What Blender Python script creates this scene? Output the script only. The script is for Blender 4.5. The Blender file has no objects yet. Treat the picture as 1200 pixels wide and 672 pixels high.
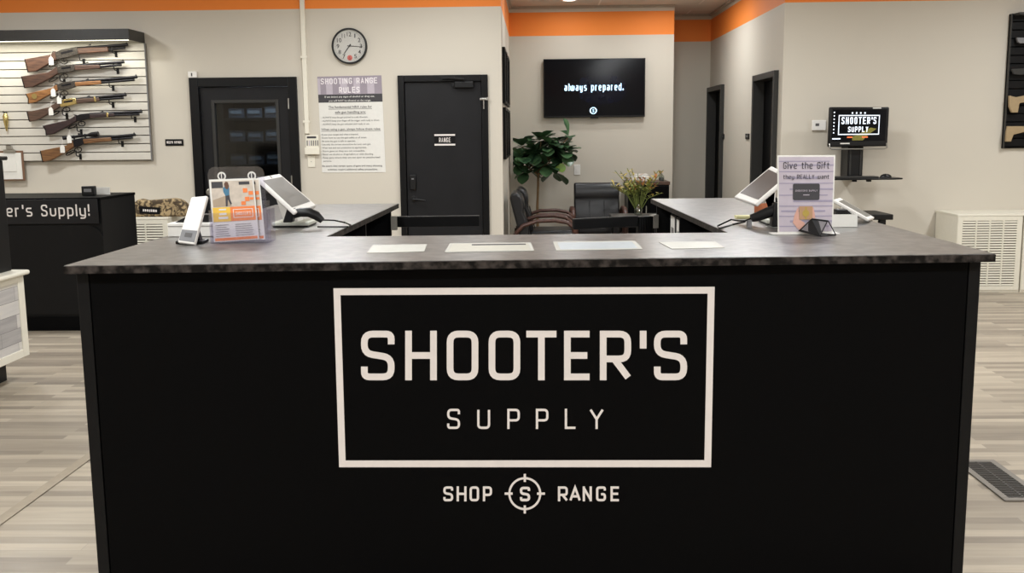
import bpy, bmesh, math, random
from mathutils import Vector, Matrix
random.seed(7)
S = bpy.context.scene
COL = S.collection

# ------------------------------------------------------------------ camera
F, CX, CY, HC = 1194.0, 600.0, 336.0, 1.48
_Y = Vector((628-CX, 156-CY, F)).normalized()
_D = Vector((80, 7964, F)); _D = (_D-_Y*_D.dot(_Y)).normalized()
_X = _D.cross(_Y)
CAM = Vector((0, 0, HC))
cam = bpy.data.cameras.new('camera'); cam.sensor_width = 36; cam.lens = 36*F/1200
cam.clip_start = .05; cam.clip_end = 100
co = bpy.data.objects.new('camera', cam); COL.objects.link(co)
R3 = Matrix((_X, _Y, -_D))                       # rows: world axes in image axes
R3 = R3 @ Matrix(((1, 0, 0), (0, -1, 0), (0, 0, -1)))
co.matrix_world = Matrix.Translation(CAM) @ R3.to_4x4()
S.camera = co
# ------------------------------------------------------------------ exposure, world, room lights
S.view_settings.view_transform = 'Standard'; S.view_settings.look = 'None'
S.view_settings.gamma = 1; S.view_settings.use_curve_mapping = False
S.view_settings.exposure = 0.0
W = bpy.data.worlds.new('world'); S.world = W; W.use_nodes = True
W.node_tree.nodes['Background'].inputs[0].default_value = (1, .95, .88, 1)
W.node_tree.nodes['Background'].inputs[1].default_value = .03
ZC = 3.008                                        # ceiling height
LIGHT = (.965, .99, 1.0)
def area(x, y, z, size, power, color=LIGHT, shape='DISK', sy=None, rot=None):
    l = bpy.data.lights.new('ceiling_or_fill_lamp', 'AREA'); l.shape = shape; l.size = size
    if sy: l.size_y = sy
    l.energy = power; l.color = color
    o = bpy.data.objects.new('ceiling_or_fill_lamp', l); COL.objects.link(o); o.location = (x, y, z)
    if rot: o.rotation_euler = rot
    return o
for x in (-4.6, -1.6, 1.6, 4.6):
    for y, p in ((.4, 80), (3.2, 36), (5.6, 36), (8.0, 44)):
        area(x, y, ZC-.03, .4, p)
area(-.55, 8.7, ZC-.03, .3, 14)

# ------------------------------------------------------------------ pixel rays -> places in the room
def ray(px, py):
    return R3 @ Vector(((px-CX)/F, -(py-CY)/F, -1))
def PY(px, py, y): r = ray(px, py); return CAM+r*(y/r.y)
def PX(px, py, x): r = ray(px, py); return CAM+r*(x/r.x)
def PZ(px, py, z): r = ray(px, py); return CAM+r*((z-HC)/r.z)
def PN(px, py, p, n): r = ray(px, py); return CAM+r*((Vector(p)-CAM).dot(n)/r.dot(n))

# ------------------------------------------------------------------ materials
def lin(c):
    return tuple(((v/255)/12.92 if v/255 <= .04045 else (((v/255)+.055)/1.055)**2.4) for v in c)+(1,)
MATS = {}
def mat(name, c, rough=.5, metal=0, var=.06, scale=30, bump=0, emit=None, es=0, spec=.5, coat=0):
    if name in MATS: return MATS[name]
    m = bpy.data.materials.new(name); m.use_nodes = True; MATS[name] = m
    nt = m.node_tree; b = nt.nodes['Principled BSDF']
    L = lin(c)
    b.inputs['Roughness'].default_value = rough; b.inputs['Metallic'].default_value = metal
    b.inputs['Specular IOR Level'].default_value = spec
    b.inputs['Coat Weight'].default_value = coat
    if var or bump:
        tc = nt.nodes.new('ShaderNodeTexCoord'); n = nt.nodes.new('ShaderNodeTexNoise')
        n.inputs['Scale'].default_value = scale; n.inputs['Detail'].default_value = 4
        nt.links.new(tc.outputs['Object'], n.inputs['Vector'])
        r = nt.nodes.new('ShaderNodeValToRGB')
        r.color_ramp.elements[0].position = .3; r.color_ramp.elements[1].position = .7
        r.color_ramp.elements[0].color = tuple(v*(1-var) for v in L[:3])+(1,)
        r.color_ramp.elements[1].color = tuple(min(1, v*(1+var)) for v in L[:3])+(1,)
        nt.links.new(n.outputs['Fac'], r.inputs['Fac']); nt.links.new(r.outputs['Color'], b.inputs['Base Color'])
        if bump:
            bp = nt.nodes.new('ShaderNodeBump'); bp.inputs['Strength'].default_value = bump; bp.inputs['Distance'].default_value = .004
            nt.links.new(n.outputs['Fac'], bp.inputs['Height']); nt.links.new(bp.outputs['Normal'], b.inputs['Normal'])
    else:
        b.inputs['Base Color'].default_value = L
    if emit:
        b.inputs['Emission Color'].default_value = lin(emit); b.inputs['Emission Strength'].default_value = es
    return m
def two_tone(name, c1, c2, scale, rough=.5, lo=.42, hi=.58, stretch=(1, 1, 1), detail=6, bump=0, spec=.5, dist=0):
    m = mat(name, c1, rough, var=0, spec=spec); nt = m.node_tree; b = nt.nodes['Principled BSDF']
    tc = nt.nodes.new('ShaderNodeTexCoord'); mp = nt.nodes.new('ShaderNodeMapping'); n = nt.nodes.new('ShaderNodeTexNoise'); r = nt.nodes.new('ShaderNodeValToRGB')
    mp.inputs['Scale'].default_value = stretch
    n.inputs['Scale'].default_value = scale; n.inputs['Detail'].default_value = detail; n.inputs['Distortion'].default_value = dist
    r.color_ramp.elements[0].position = lo; r.color_ramp.elements[1].position = hi
    r.color_ramp.elements[0].color = lin(c1); r.color_ramp.elements[1].color = lin(c2)
    nt.links.new(tc.outputs['Object'], mp.inputs['Vector']); nt.links.new(mp.outputs['Vector'], n.inputs['Vector'])
    nt.links.new(n.outputs['Fac'], r.inputs['Fac']); nt.links.new(r.outputs['Color'], b.inputs['Base Color'])
    if bump:
        bp = nt.nodes.new('ShaderNodeBump'); bp.inputs['Strength'].default_value = bump; bp.inputs['Distance'].default_value = .003
        nt.links.new(n.outputs['Fac'], bp.inputs['Height']); nt.links.new(bp.outputs['Normal'], b.inputs['Normal'])
    return m
def clear(name, tint=(235, 238, 245), gloss=.14):
    m = bpy.data.materials.new(name); m.use_nodes = True; MATS[name] = m; nt = m.node_tree
    nt.nodes.clear()
    o = nt.nodes.new('ShaderNodeOutputMaterial'); mx = nt.nodes.new('ShaderNodeMixShader')
    t = nt.nodes.new('ShaderNodeBsdfTransparent'); g = nt.nodes.new('ShaderNodeBsdfGlossy')
    t.inputs['Color'].default_value = lin(tint); g.inputs['Roughness'].default_value = .08; mx.inputs['Fac'].default_value = gloss
    nt.links.new(t.outputs[0], mx.inputs[1]); nt.links.new(g.outputs[0], mx.inputs[2]); nt.links.new(mx.outputs[0], o.inputs[0])
    return m
def brick(name, cols, rw, bh, rough=.45, mortar=.0015, mcol=None, axes='xy', spec=.4):
    """planks: brick texture rows tinted by a stretched noise; axes picks the surface's plane"""
    m = mat(name, cols[0], rough, var=0, spec=spec); nt = m.node_tree; b = nt.nodes['Principled BSDF']; N = nt.nodes.new; K = nt.links.new
    tc = N('ShaderNodeTexCoord'); sp = N('ShaderNodeSeparateXYZ'); cb = N('ShaderNodeCombineXYZ')
    K(tc.outputs['Object'], sp.inputs[0])
    K(sp.outputs[axes[0].upper()], cb.inputs['X']); K(sp.outputs[axes[1].upper()], cb.inputs['Y'])
    br = N('ShaderNodeTexBrick'); br.offset = .37; br.offset_frequency = 2; br.squash = 1
    br.inputs['Scale'].default_value = 1; br.inputs['Brick Width'].default_value = rw; br.inputs['Row Height'].default_value = bh
    br.inputs['Mortar Size'].default_value = mortar; br.inputs['Mortar Smooth'].default_value = .3; br.inputs['Bias'].default_value = 0
    br.inputs['Color1'].default_value = (0, 0, 0, 1); br.inputs['Color2'].default_value = (1, 1, 1, 1); br.inputs['Mortar'].default_value = (.4, .4, .4, 1)
    K(cb.outputs[0], br.inputs['Vector'])
    mp = N('ShaderNodeMapping'); mp.inputs['Scale'].default_value = (1.3, 14, 1); n = N('ShaderNodeTexNoise'); n.inputs['Scale'].default_value = 2.2; n.inputs['Detail'].default_value = 6
    K(cb.outputs[0], mp.inputs[0]); K(mp.outputs[0], n.inputs['Vector'])
    mix = N('ShaderNodeMix'); mix.data_type = 'FLOAT'; mix.inputs[0].default_value = .45
    K(br.outputs['Color'], mix.inputs[2]); K(n.outputs['Fac'], mix.inputs[3])
    r = N('ShaderNodeValToRGB'); r.color_ramp.elements[0].position = .12; r.color_ramp.elements[1].position = .85
    r.color_ramp.elements[0].color = lin(cols[0]); r.color_ramp.elements[1].color = lin(cols[-1])
    for i, c in enumerate(cols[1:-1]):
        e = r.color_ramp.elements.new(.12+.73*(i+1)/(len(cols)-1)); e.color = lin(c)
    K(mix.outputs[0], r.inputs['Fac'])
    mm = N('ShaderNodeMix'); mm.data_type = 'RGBA'
    K(br.outputs['Fac'], mm.inputs[0]); K(r.outputs['Color'], mm.inputs[6]); mm.inputs[7].default_value = lin(mcol or cols[0])
    K(mm.outputs[2], b.inputs['Base Color'])
    return m
def wall_mat():
    m = mat('wall_paint', (204, 197, 184), .62, var=0, spec=.3); nt = m.node_tree; b = nt.nodes['Principled BSDF']; N = nt.nodes.new; K = nt.links.new
    tc = N('ShaderNodeTexCoord'); sp = N('ShaderNodeSeparateXYZ'); K(tc.outputs['Object'], sp.inputs[0])
    def cmp_(op, v):
        q = N('ShaderNodeMath'); q.operation = op; q.inputs[1].default_value = v; K(sp.outputs['Z'], q.inputs[0]); return q
    a = cmp_('GREATER_THAN', 2.655); c = cmp_('LESS_THAN', 2.937)
    k = N('ShaderNodeMath'); k.operation = 'MULTIPLY'; K(a.outputs[0], k.inputs[0]); K(c.outputs[0], k.inputs[1])
    n = N('ShaderNodeTexNoise'); n.inputs['Scale'].default_value = 180; K(tc.outputs['Object'], n.inputs['Vector'])
    bp = N('ShaderNodeBump'); bp.inputs['Strength'].default_value = .06; bp.inputs['Distance'].default_value = .002
    K(n.outputs['Fac'], bp.inputs['Height']); K(bp.outputs['Normal'], b.inputs['Normal'])
    mx = N('ShaderNodeMix'); mx.data_type = 'RGBA'; K(k.outputs[0], mx.inputs[0])
    mx.inputs[6].default_value = lin((204, 197, 184)); mx.inputs[7].default_value = lin((242, 138, 58))
    K(mx.outputs[2], b.inputs['Base Color'])
    return m

M_wall = wall_mat()
M_floor = brick('floor_planks', [(124, 114, 102), (150, 139, 124), (169, 157, 140), (190, 178, 159)], .7, .062, .4, .0010, (150, 142, 130))
M_plankpanel = brick('grey_plank_panel', [(140, 137, 138), (176, 172, 170), (202, 198, 194), (224, 218, 204)], .3, .085, .5, .002, (128, 126, 124), axes='yz')
M_ceil = brick('ceiling_tile', [(196, 190, 180), (204, 198, 188), (208, 202, 192)], 1.22, .61, .8, .012, (225, 220, 212))
M_top = two_tone('speckled_laminate_sheen', (50, 47, 45), (104, 99, 94), 24, .34, .38, .66, detail=14, spec=.6, bump=.3)  # base colour lightened to paint in the reflection along the top
_b = M_top.node_tree.nodes['Principled BSDF']; _b.inputs['Coat Weight'].default_value = .6; _b.inputs['Coat Roughness'].default_value = .3
M_black = mat('black_laminate', (6, 6, 7), .5, var=.15, scale=60, spec=.06)
M_black2 = mat('black_paint', (19, 19, 20), .4, var=.1, scale=12, spec=.15)
M_doorblk = mat('black_door_paint', (27, 27, 29), .4, var=.14, scale=5, spec=.22)
M_frameblk = mat('black_frame_paint', (15, 15, 16), .35, var=.05, spec=.2)
M_greyframe = mat('charcoal_frame_paint', (50, 49, 47), .45, spec=.3)
M_dark = mat('dark_interior', (9, 9, 10), .8, var=.1, spec=.1)
M_vinyl = mat('pale_vinyl', (228, 221, 217), .5, var=.02)
M_white = mat('white_plastic', (232, 229, 224), .35, var=.02)
M_paper = mat('white_paper', (222, 220, 214), .7, var=.02)
M_cream = mat('cream_enamel', (228, 223, 208), .4, var=.02)
M_slat = mat('slatwall_grey', (205, 200, 190), .5, var=.02)
M_groove = mat('groove_shadowgrey', (120, 114, 104), .6)
M_steel = mat('brushed_steel', (170, 168, 162), .35, 1)
M_gun = mat('gun_steel', (38, 37, 40), .35, .8, var=.15)
M_gunc = mat('case_hardened_steel', (66, 61, 56), .4, .5, var=.4, scale=60)
M_brass = mat('brass', (206, 186, 126), .26, 1)
def wood(n, a, b): return two_tone(n, a, b, 9, .45, .35, .65, (1.2, 5, 12))
M_w1 = wood('walnut', (64, 42, 32), (98, 68, 52)); M_w2 = wood('dark_walnut', (54, 35, 28), (82, 56, 43))
M_w3 = wood('honey_wood', (104, 64, 32), (152, 106, 60)); M_w4 = wood('greybrown_wood', (62, 44, 34), (92, 68, 54))
M_w5 = wood('rosewood', (34, 20, 22), (52, 32, 31)); M_w6 = wood('oiled_oak', (90, 58, 31), (126, 88, 52))
M_chairwood = wood('cherry_arm_wood', (54, 32, 25), (86, 52, 40))
M_leather = mat('black_leather', (24, 24, 27), .34, var=.1, scale=140, bump=.25, spec=.5)
M_screen = mat('dark_screen', (7, 9, 15), .12, var=0, spec=.2)
M_tabscreen = mat('grey_tablet_screen', (104, 104, 100), .3, var=0, spec=.2)
M_tabscreen2 = mat('brown_tablet_screen', (70, 60, 56), .3, var=0, spec=.2)
M_glow = mat('screen_lettering', (200, 230, 255), .5, var=0, emit=(190, 232, 255), es=1.5)
M_glow2 = mat('screen_white_lettering', (220, 228, 240), .5, var=0, emit=(225, 235, 250), es=.85)
M_bluehaze = mat('screen_blue_print', (8, 11, 24), .12, var=.4, scale=9, emit=(10, 18, 48), es=.06, spec=.2)
M_oranglow = mat('screen_orange', (220, 110, 60), .5, var=0, emit=(225, 105, 60), es=.6)
M_olive = mat('screen_olive', (110, 104, 40), .5, var=.4, scale=60, emit=(104, 98, 36), es=.4)
M_tip = mat('black_plastic', (16, 16, 17), .4, var=.05, spec=.3)
M_grey = mat('grey_plastic', (120, 120, 122), .45)
M_leaf = two_tone('fig_leaf', (44, 72, 50), (86, 120, 80), 7, .3, .35, .7)
M_leafl = mat('young_leaf', (104, 136, 44), .45)
M_trunk = mat('pale_bark', (134, 108, 76), .8, var=.2)
M_orange = mat('print_orange', (232, 128, 66), .6, var=.03)
M_yellow = mat('print_yellow', (232, 188, 70), .6, var=.05)
M_lilac = mat('print_lilac', (184, 174, 184), .6, var=.04)
M_lilac2 = mat('print_dark_lilac', (150, 140, 150), .6, var=.04)
M_ink = mat('print_charcoal', (58, 56, 60), .6, var=.04)
M_inkgrey = mat('print_grey', (116, 114, 112), .6, var=0)
M_inkmid = mat('print_midgrey', (88, 86, 86), .6, var=0)
M_skin = mat('print_skin', (206, 158, 142), .6, var=.06)
M_kraft = mat('print_kraft', (176, 138, 104), .6, var=.06)
M_gold = mat('print_gold', (170, 146, 66), .6, var=.1)
M_brown = mat('print_brown', (96, 64, 46), .6)
M_blue = mat('print_blue', (66, 118, 146), .6)
M_red = mat('clock_red', (222, 120, 112), .6)
M_camo = two_tone('camouflage', (74, 60, 42), (172, 150, 112), 22, .8, .44, .56, detail=5, dist=1.2)
M_tan = mat('tan_polymer', (160, 138, 104), .55)
M_clip = mat('clipboard_brown', (112, 82, 62), .6)
M_led = mat('led_strip', (255, 255, 240), .5, var=0, emit=(255, 250, 225), es=4)
M_lamp = mat('lamp_diffuser', (255, 250, 240), .5, var=0, emit=(255, 244, 226), es=6)
M_clear = clear('clear_acrylic', (246, 245, 251), .1)
M_glass = clear('door_glass', (150, 158, 164), .07)
M_vase = clear('vase_glass', (215, 222, 215), .2)
M_water = mat('amber_liquid', (160, 104, 44), .3)
M_ventgrey = mat('vent_grey', (128, 122, 114), .5, .3)
M_ventdark = mat('vent_slats', (62, 58, 54), .5, .3)

# ------------------------------------------------------------------ builders
ORG = {}
def tag(o, label=None, cat=None, group=None, kind=None):
    if label: o['label'] = label
    if cat: o['category'] = cat
    if group: o['group'] = group
    if kind: o['kind'] = kind
    return o
def thing(name, loc, label, cat, group=None, rz=0):
    o = bpy.data.objects.new(name, None); COL.objects.link(o); o.location = loc; o.rotation_euler = (0, 0, rz)
    o.empty_display_size = .1
    ORG[o] = Vector(loc)
    return tag(o, label, cat, group)
def copy_tree(o, parent=None):
    c = o.copy(); COL.objects.link(c)
    if parent: c.parent = parent
    for ch in [x for x in list(COL.objects) if x.parent == o]: copy_tree(ch, c)
    return c
class MB:
    def __init__(s): s.bm = bmesh.new()
    def box(s, x0, x1, y0, y1, z0, z1, bev=0, mtx=None):
        g = bmesh.ops.create_cube(s.bm, size=1)['verts']
        for v in g:
            v.co = Vector(((x0+x1)/2+v.co.x*abs(x1-x0), (y0+y1)/2+v.co.y*abs(y1-y0), (z0+z1)/2+v.co.z*abs(z1-z0)))
        if mtx:
            for v in g: v.co = mtx @ v.co
        if bev:
            es = list({e for v in g for e in v.link_edges})
            bmesh.ops.bevel(s.bm, geom=es, offset=bev, segments=2, profile=.5, affect='EDGES')
        return s
    def prism(s, pts, d):
        """closed polygon of 3D points pushed along d"""
        d = Vector(d); pts = [Vector(p) for p in pts]
        a = [s.bm.verts.new(p) for p in pts]; b = [s.bm.verts.new(p+d) for p in pts]; n = len(a)
        try:
            s.bm.faces.new(a[::-1]); s.bm.faces.new(b)
        except ValueError: pass
        for i in range(n): s.bm.faces.new((a[i], a[(i+1) % n], b[(i+1) % n], b[i]))
        return s
    def tube(s, pts, r, n=10, closed=False, sq=(1, 1), up=None):
        pts = [Vector(p) for p in pts]; rs = r if isinstance(r, (list, tuple)) else [r]*len(pts)
        rings = []; N = len(pts); prev = None
        for i, p in enumerate(pts):
            t = (pts[(i+1) % N]-pts[i-1]) if closed else (pts[min(i+1, N-1)]-pts[max(i-1, 0)])
            t.normalize()
            if up: u = Vector(up)-t*t.dot(Vector(up))
            elif prev is None: u = t.orthogonal()
            else: u = prev-t*t.dot(prev)
            u.normalize(); prev = u; w = t.cross(u)
            rings.append([s.bm.verts.new(p+(u*math.cos(a)*sq[0]+w*math.sin(a)*sq[1])*rs[i]) for a in [2*math.pi*k/n for k in range(n)]])
        for i in range(N if closed else N-1):
            A, B = rings[i], rings[(i+1) % N]
            for k in range(n): s.bm.faces.new((A[k], A[(k+1) % n], B[(k+1) % n], B[k]))
        if not closed:
            s.bm.faces.new(rings[0][::-1]); s.bm.faces.new(rings[-1])
        return s
    def lathe(s, prof, c=(0, 0, 0), n=24, axis='z', cap=True):
        c = Vector(c); rings = []
        for r, h in prof:
            ring = []
            for k in range(n):
                a = 2*math.pi*k/n
                v = (r*math.cos(a), r*math.sin(a), h) if axis == 'z' else (r*math.cos(a), h, r*math.sin(a))
                ring.append(s.bm.verts.new(c+Vector(v)))
            rings.append(ring)
        for A, B in zip(rings, rings[1:]):
            for k in range(n): s.bm.faces.new((A[k], A[(k+1) % n], B[(k+1) % n], B[k]))
        if cap:
            s.bm.faces.new(rings[0][::-1]); s.bm.faces.new(rings[-1])
        return s
    def build(s, name, m, parent=None, origin=None, smooth=False, local=False, bev=0):
        bmesh.ops.recalc_face_normals(s.bm, faces=s.bm.faces[:])
        if origin is None: O = ORG[parent] if parent else Vector((0, 0, 0))
        else: O = Vector(origin)
        if parent: O = ORG[parent]
        if local: O = Vector((0, 0, 0))
        else:
            for v in s.bm.verts: v.co -= O
        me = bpy.data.meshes.new(name); s.bm.to_mesh(me); s.bm.free()
        me.materials.append(m)
        if smooth:
            for p in me.polygons: p.use_smooth = True
            try: me.set_sharp_from_angle(angle=math.radians(40))
            except Exception: pass
        o = bpy.data.objects.new(name, me); COL.objects.link(o)
        if parent: o.parent = parent; ORG[o] = ORG[parent]
        else:
            o.location = O; ORG[o] = O
        if bev:
            b = o.modifiers.new('bevel', 'BEVEL'); b.width = bev; b.segments = 3; b.limit_method = 'ANGLE'; b.angle_limit = math.radians(35)
            for p in me.polygons: p.use_smooth = True
            try: me.set_sharp_from_angle(angle=math.radians(50))
            except Exception: pass
        return o
def part(name, m, parent, *boxes, bev=0, local=False):
    mb = MB()
    for b in boxes: mb.box(*b)
    return mb.build(name, m, parent, bev=bev, local=local)
def struct(o): o['kind'] = 'structure'; return o

class Plane:
    """a flat rectangle given by its corners TL TR BR BL; u right, v down, in 0..1; d = lift off the surface"""
    def __init__(s, tl, tr, br, bl):
        s.c = [Vector(p) for p in (tl, tr, br, bl)]
        s.n = (s.c[3]-s.c[0]).cross(s.c[1]-s.c[0]).normalized()
        if s.n.dot(CAM-s.c[0]) < 0: s.n = -s.n
        s.w = (s.c[1]-s.c[0]).length; s.h = (s.c[3]-s.c[0]).length
    def at(s, u, v, d=0):
        a, b, c, e = s.c
        return a*(1-u)*(1-v)+b*u*(1-v)+c*u*v+e*(1-u)*v+s.n*d
    def slab(s, mb, u0, v0, u1, v1, d=.001, t=.0008):
        mb.prism([s.at(u0, v0, d), s.at(u1, v0, d), s.at(u1, v1, d), s.at(u0, v1, d)], s.n*(-t)); return mb
    def poly(s, mb, pts, d=.001, t=.0008):
        mb.prism([s.at(u, v, d) for u, v in pts], s.n*(-t)); return mb
def disc(pl, mb, u, v, ru, rv=None, d=.001, t=.0008, n=20):
    rv = rv or ru*pl.w/pl.h
    return pl.poly(mb, [(u+ru*math.cos(2*math.pi*k/n), v+rv*math.sin(2*math.pi*k/n)) for k in range(n)], d, t)

# ------------------------------------------------------------------ stroke lettering (squared, rounded-corner strokes)
def rounded(path, r, closed=False, n=5):
    P = [Vector(p).to_2d() for p in path]; out = []
    N = len(P)
    for i in range(N):
        if not closed and i in (0, N-1): out.append(P[i]); continue
        a, p, b = P[i-1], P[i], P[(i+1) % N]
        la, lb = (a-p).length, (b-p).length
        k = min(r, la*.5, lb*.5)
        s, e = p+(a-p).normalized()*k, p+(b-p).normalized()*k
        if k < 1e-5: out.append(p); continue
        for j in range(n+1):
            t = j/n; out.append(s*(1-t)**2+p*2*t*(1-t)+e*t*t)
    return out
def ribbon(path, t, closed=False):
    """2D outline quads of a stroke"""
    N = len(path); L, Rr = [], []
    for i in range(N):
        if closed: a, b = path[i-1], path[(i+1) % N]
        else: a, b = path[max(i-1, 0)], path[min(i+1, N-1)]
        p = path[i]; d1 = (p-a) if (p-a).length > 1e-9 else (b-p); d2 = (b-p) if (b-p).length > 1e-9 else (p-a)
        d1 = d1.normalized(); d2 = d2.normalized(); n1 = Vector((-d1.y, d1.x)); n2 = Vector((-d2.y, d2.x)); n = (n1+n2)
        n = n1 if n.length < 1e-6 else n.normalized()
        k = t/2/max(.35, n.dot(n1)); L.append(p+n*k); Rr.append(p-n*k)
    return L, Rr
XH = .72
def glyph(ch, w):
    """list of (path, round?, closed?) in a box w wide and 1 high"""
    h = w/2
    G = {
     'S': [([(w, .76), (w, 1), (0, 1), (0, .55), (w, .45), (w, 0), (0, 0), (0, .24)], 1, 0)],
     'H': [([(0, 0), (0, 1)], 0, 0), ([(w, 0), (w, 1)], 0, 0), ([(0, .5), (w, .5)], 0, 0)],
     'O': [([(0, 0), (w, 0), (w, 1), (0, 1)], 1, 1)],
     'T': [([(0, 1), (w, 1)], 0, 0), ([(h, 1), (h, 0)], 0, 0)],
     'E': [([(w, 1), (0, 1), (0, 0), (w, 0)], 0, 0), ([(0, .5), (w*.88, .5)], 0, 0)],
     'R': [([(0, 0), (0, 1)], 0, 0), ([(0, 1), (w, 1), (w, .42), (0, .42)], 1, 0), ([(w*.45, .42), (w, 0)], 0, 0)],
     'P': [([(0, 0), (0, 1)], 0, 0), ([(0, 1), (w, 1), (w, .42), (0, .42)], 1, 0)],
     'U': [([(0, 1), (0, 0), (w, 0), (w, 1)], 1, 0)],
     'L': [([(0, 1), (0, 0), (w, 0)], 0, 0)],
     'Y': [([(0, 1), (h, .48), (w, 1)], 0, 0), ([(h, .48), (h, 0)], 0, 0)],
     'A': [([(0, 0), (h, 1), (w, 0)], 0, 0), ([(w*.17, .3), (w*.83, .3)], 0, 0)],
     'N': [([(0, 0), (0, 1)], 0, 0), ([(w, 0), (w, 1)], 0, 0), ([(0, .97), (w, .03)], 0, 0)],
     'G': [([(w, .76), (w, 1), (0, 1), (0, 0), (w, 0), (w, .47), (h, .47)], 1, 0)],
     'I': [([(h, 0), (h, 1)], 0, 0)],
     'M': [([(0, 0), (0, 1), (h, .4), (w, 1), (w, 0)], 0, 0)],
     'F': [([(w, 1), (0, 1), (0, 0)], 0, 0), ([(0, .5), (w*.85, .5)], 0, 0)],
     'B': [([(0, 0), (w*.96, 0), (w, .5), (0, .52)], 1, 0), ([(0, .52), (w*.92, .52), (w*.92, 1), (0, 1)], 1, 0), ([(0, 0), (0, 1)], 0, 0)],
     'W': [([(0, 1), (w*.25, 0), (h, .6), (w*.75, 0), (w, 1)], 0, 0)],
     'C': [([(w, .76), (w, 1), (0, 1), (0, 0), (w, 0), (w, .24)], 1, 0)],
     "'": [([(h, 1), (h, .74)], 0, 0)],
     'a': [([(0, XH), (w, XH), (w, 0), (0, 0), (0, .4), (w, .4)], 1, 0)],
     'd': [([(w, 1), (w, 0)], 0, 0), ([(w, XH), (0, XH), (0, 0), (w, 0)], 1, 0)],
     'e': [([(w, 0), (0, 0), (0, XH), (w, XH), (w, .36), (0, .36)], 1, 0)],
     'f': [([(w, 1), (w*.35, 1), (w*.35, 0)], 1, 0), ([(0, XH), (w, XH)], 0, 0)],
     'h': [([(0, 0), (0, 1)], 0, 0), ([(0, XH), (w, XH), (w, 0)], 1, 0)],
     'i': [([(h, 0), (h, XH)], 0, 0), ([(h, .9), (h, 1.02)], 0, 0)],
     'l': [([(h, 0), (h, 1)], 0, 0)],
     'n': [([(0, 0), (0, XH)], 0, 0), ([(0, XH), (w, XH), (w, 0)], 1, 0)],
     'o': [([(0, 0), (w, 0), (w, XH), (0, XH)], 1, 1)],
     'p': [([(0, -.26), (0, XH)], 0, 0), ([(0, XH), (w, XH), (w, 0), (0, 0)], 1, 0)],
     'r': [([(0, 0), (0, XH)], 0, 0), ([(0, XH*.85), (w*.3, XH), (w*.85, XH)], 1, 0)],
     's': [([(w, XH), (0, XH), (0, .38), (w, .34), (w, 0), (0, 0)], 1, 0)],
     't': [([(w*.35, .96), (w*.35, 0), (w, 0)], 1, 0), ([(0, XH), (w, XH)], 0, 0)],
     'u': [([(0, XH), (0, 0), (w, 0), (w, XH)], 1, 0)],
     'v': [([(0, XH), (h, 0), (w, XH)], 0, 0)],
     'w': [([(0, XH), (0, 0), (w, 0), (w, XH)], 1, 0), ([(h, XH), (h, 0)], 0, 0)],
     'y': [([(0, XH), (0, 0), (w, 0)], 1, 0), ([(w, XH), (w, -.26), (0, -.26)], 1, 0)],
     '!': [([(h, 1), (h, .42)], 0, 0), ([(h, .1), (h, .03)], 0, 0)],
     '.': [([(h, .14), (h, 0)], 0, 0)],
    }
    return G[ch]
NARROW = {"'": .12, 'i': .12, 'l': .12, '!': .12, '.': .14, 'I': .12, 't': .42, 'f': .42, 'r': .44, ' ': .38, 'w': .82, 'M': .8}
def strokes(ch, x0, x1, y0, y1, t, r=.2):
    """glyph as (L,R,closed) outlines inside a 2D box; y0 = baseline, y1 = cap line (any direction)"""
    out = []; H = y1-y0; sy = 1 if H > 0 else -1; a = abs(H)
    w = max(x1-x0-t, .0001); hh = a-t
    for path, rd, cl in glyph(ch, w/hh):
        p = [Vector((x0+t/2+q[0]*hh, t/2+q[1]*hh)) for q in path]
        p = rounded(p, r*a if rd else 0, cl) if rd else p
        # butt ends reach the box
        if not cl and len(p) == 2 or (not rd and not cl):
            d0 = (p[0]-p[1]).normalized(); d1 = (p[-1]-p[-2]).normalized()
            p[0] = p[0]+d0*t*.5*(1 if abs(d0.x)*abs(d0.y) < .02 else .2); p[-1] = p[-1]+d1*t*.5*(1 if abs(d1.x)*abs(d1.y) < .02 else .2)
        L, Rr = ribbon(p, t, cl)
        f = lambda v: (v.x, y0+sy*v.y)
        out.append(([f(v) for v in L], [f(v) for v in Rr], cl))
    return out
def put_strokes(mb, sts, fn, lift):
    """fn maps 2D -> 3D on a surface; lift = thickness vector"""
    lift0 = Vector(lift)
    for k_, (L, Rr, cl) in enumerate(sts):
        n = len(L); lift = lift0*(1+.09*(k_ % 4))
        for i in range(n if cl else n-1):
            j = (i+1) % n
            mb.prism([fn(*L[i]), fn(*L[j]), fn(*Rr[j]), fn(*Rr[i])], lift)
def line_of(text, x0, x1, y0, y1, t, wd=.56, gap=.2, r=.2):
    """lay a string out inside x0..x1"""
    ws = [NARROW.get(c, wd) if c in NARROW else wd for c in text]
    tot = sum(ws)+gap*(len(text)-1); k = (x1-x0)/tot; out = []; x = x0
    for c, w in zip(text, ws):
        if c != ' ': out += strokes(c, x, x+max(w*k, t*1.01), y0, y1, t, r)
        x += (w+gap)*k
    return out
def plane_line(mb, pl, text, u0, u1, vb, vc, t, d=.0015, wd=.56, gap=.2):
    """stroke text on a Plane: u0..u1, baseline vb, cap vc (v down); t = stroke in metres"""
    W_, H_ = pl.w, pl.h
    sts = line_of(text, u0*W_, u1*W_, 0, (vb-vc)*H_, t, wd, gap)
    put_strokes(mb, sts, lambda x, y: pl.at(x/W_, vb-y/H_, d), pl.n*(-.0008))
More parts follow.
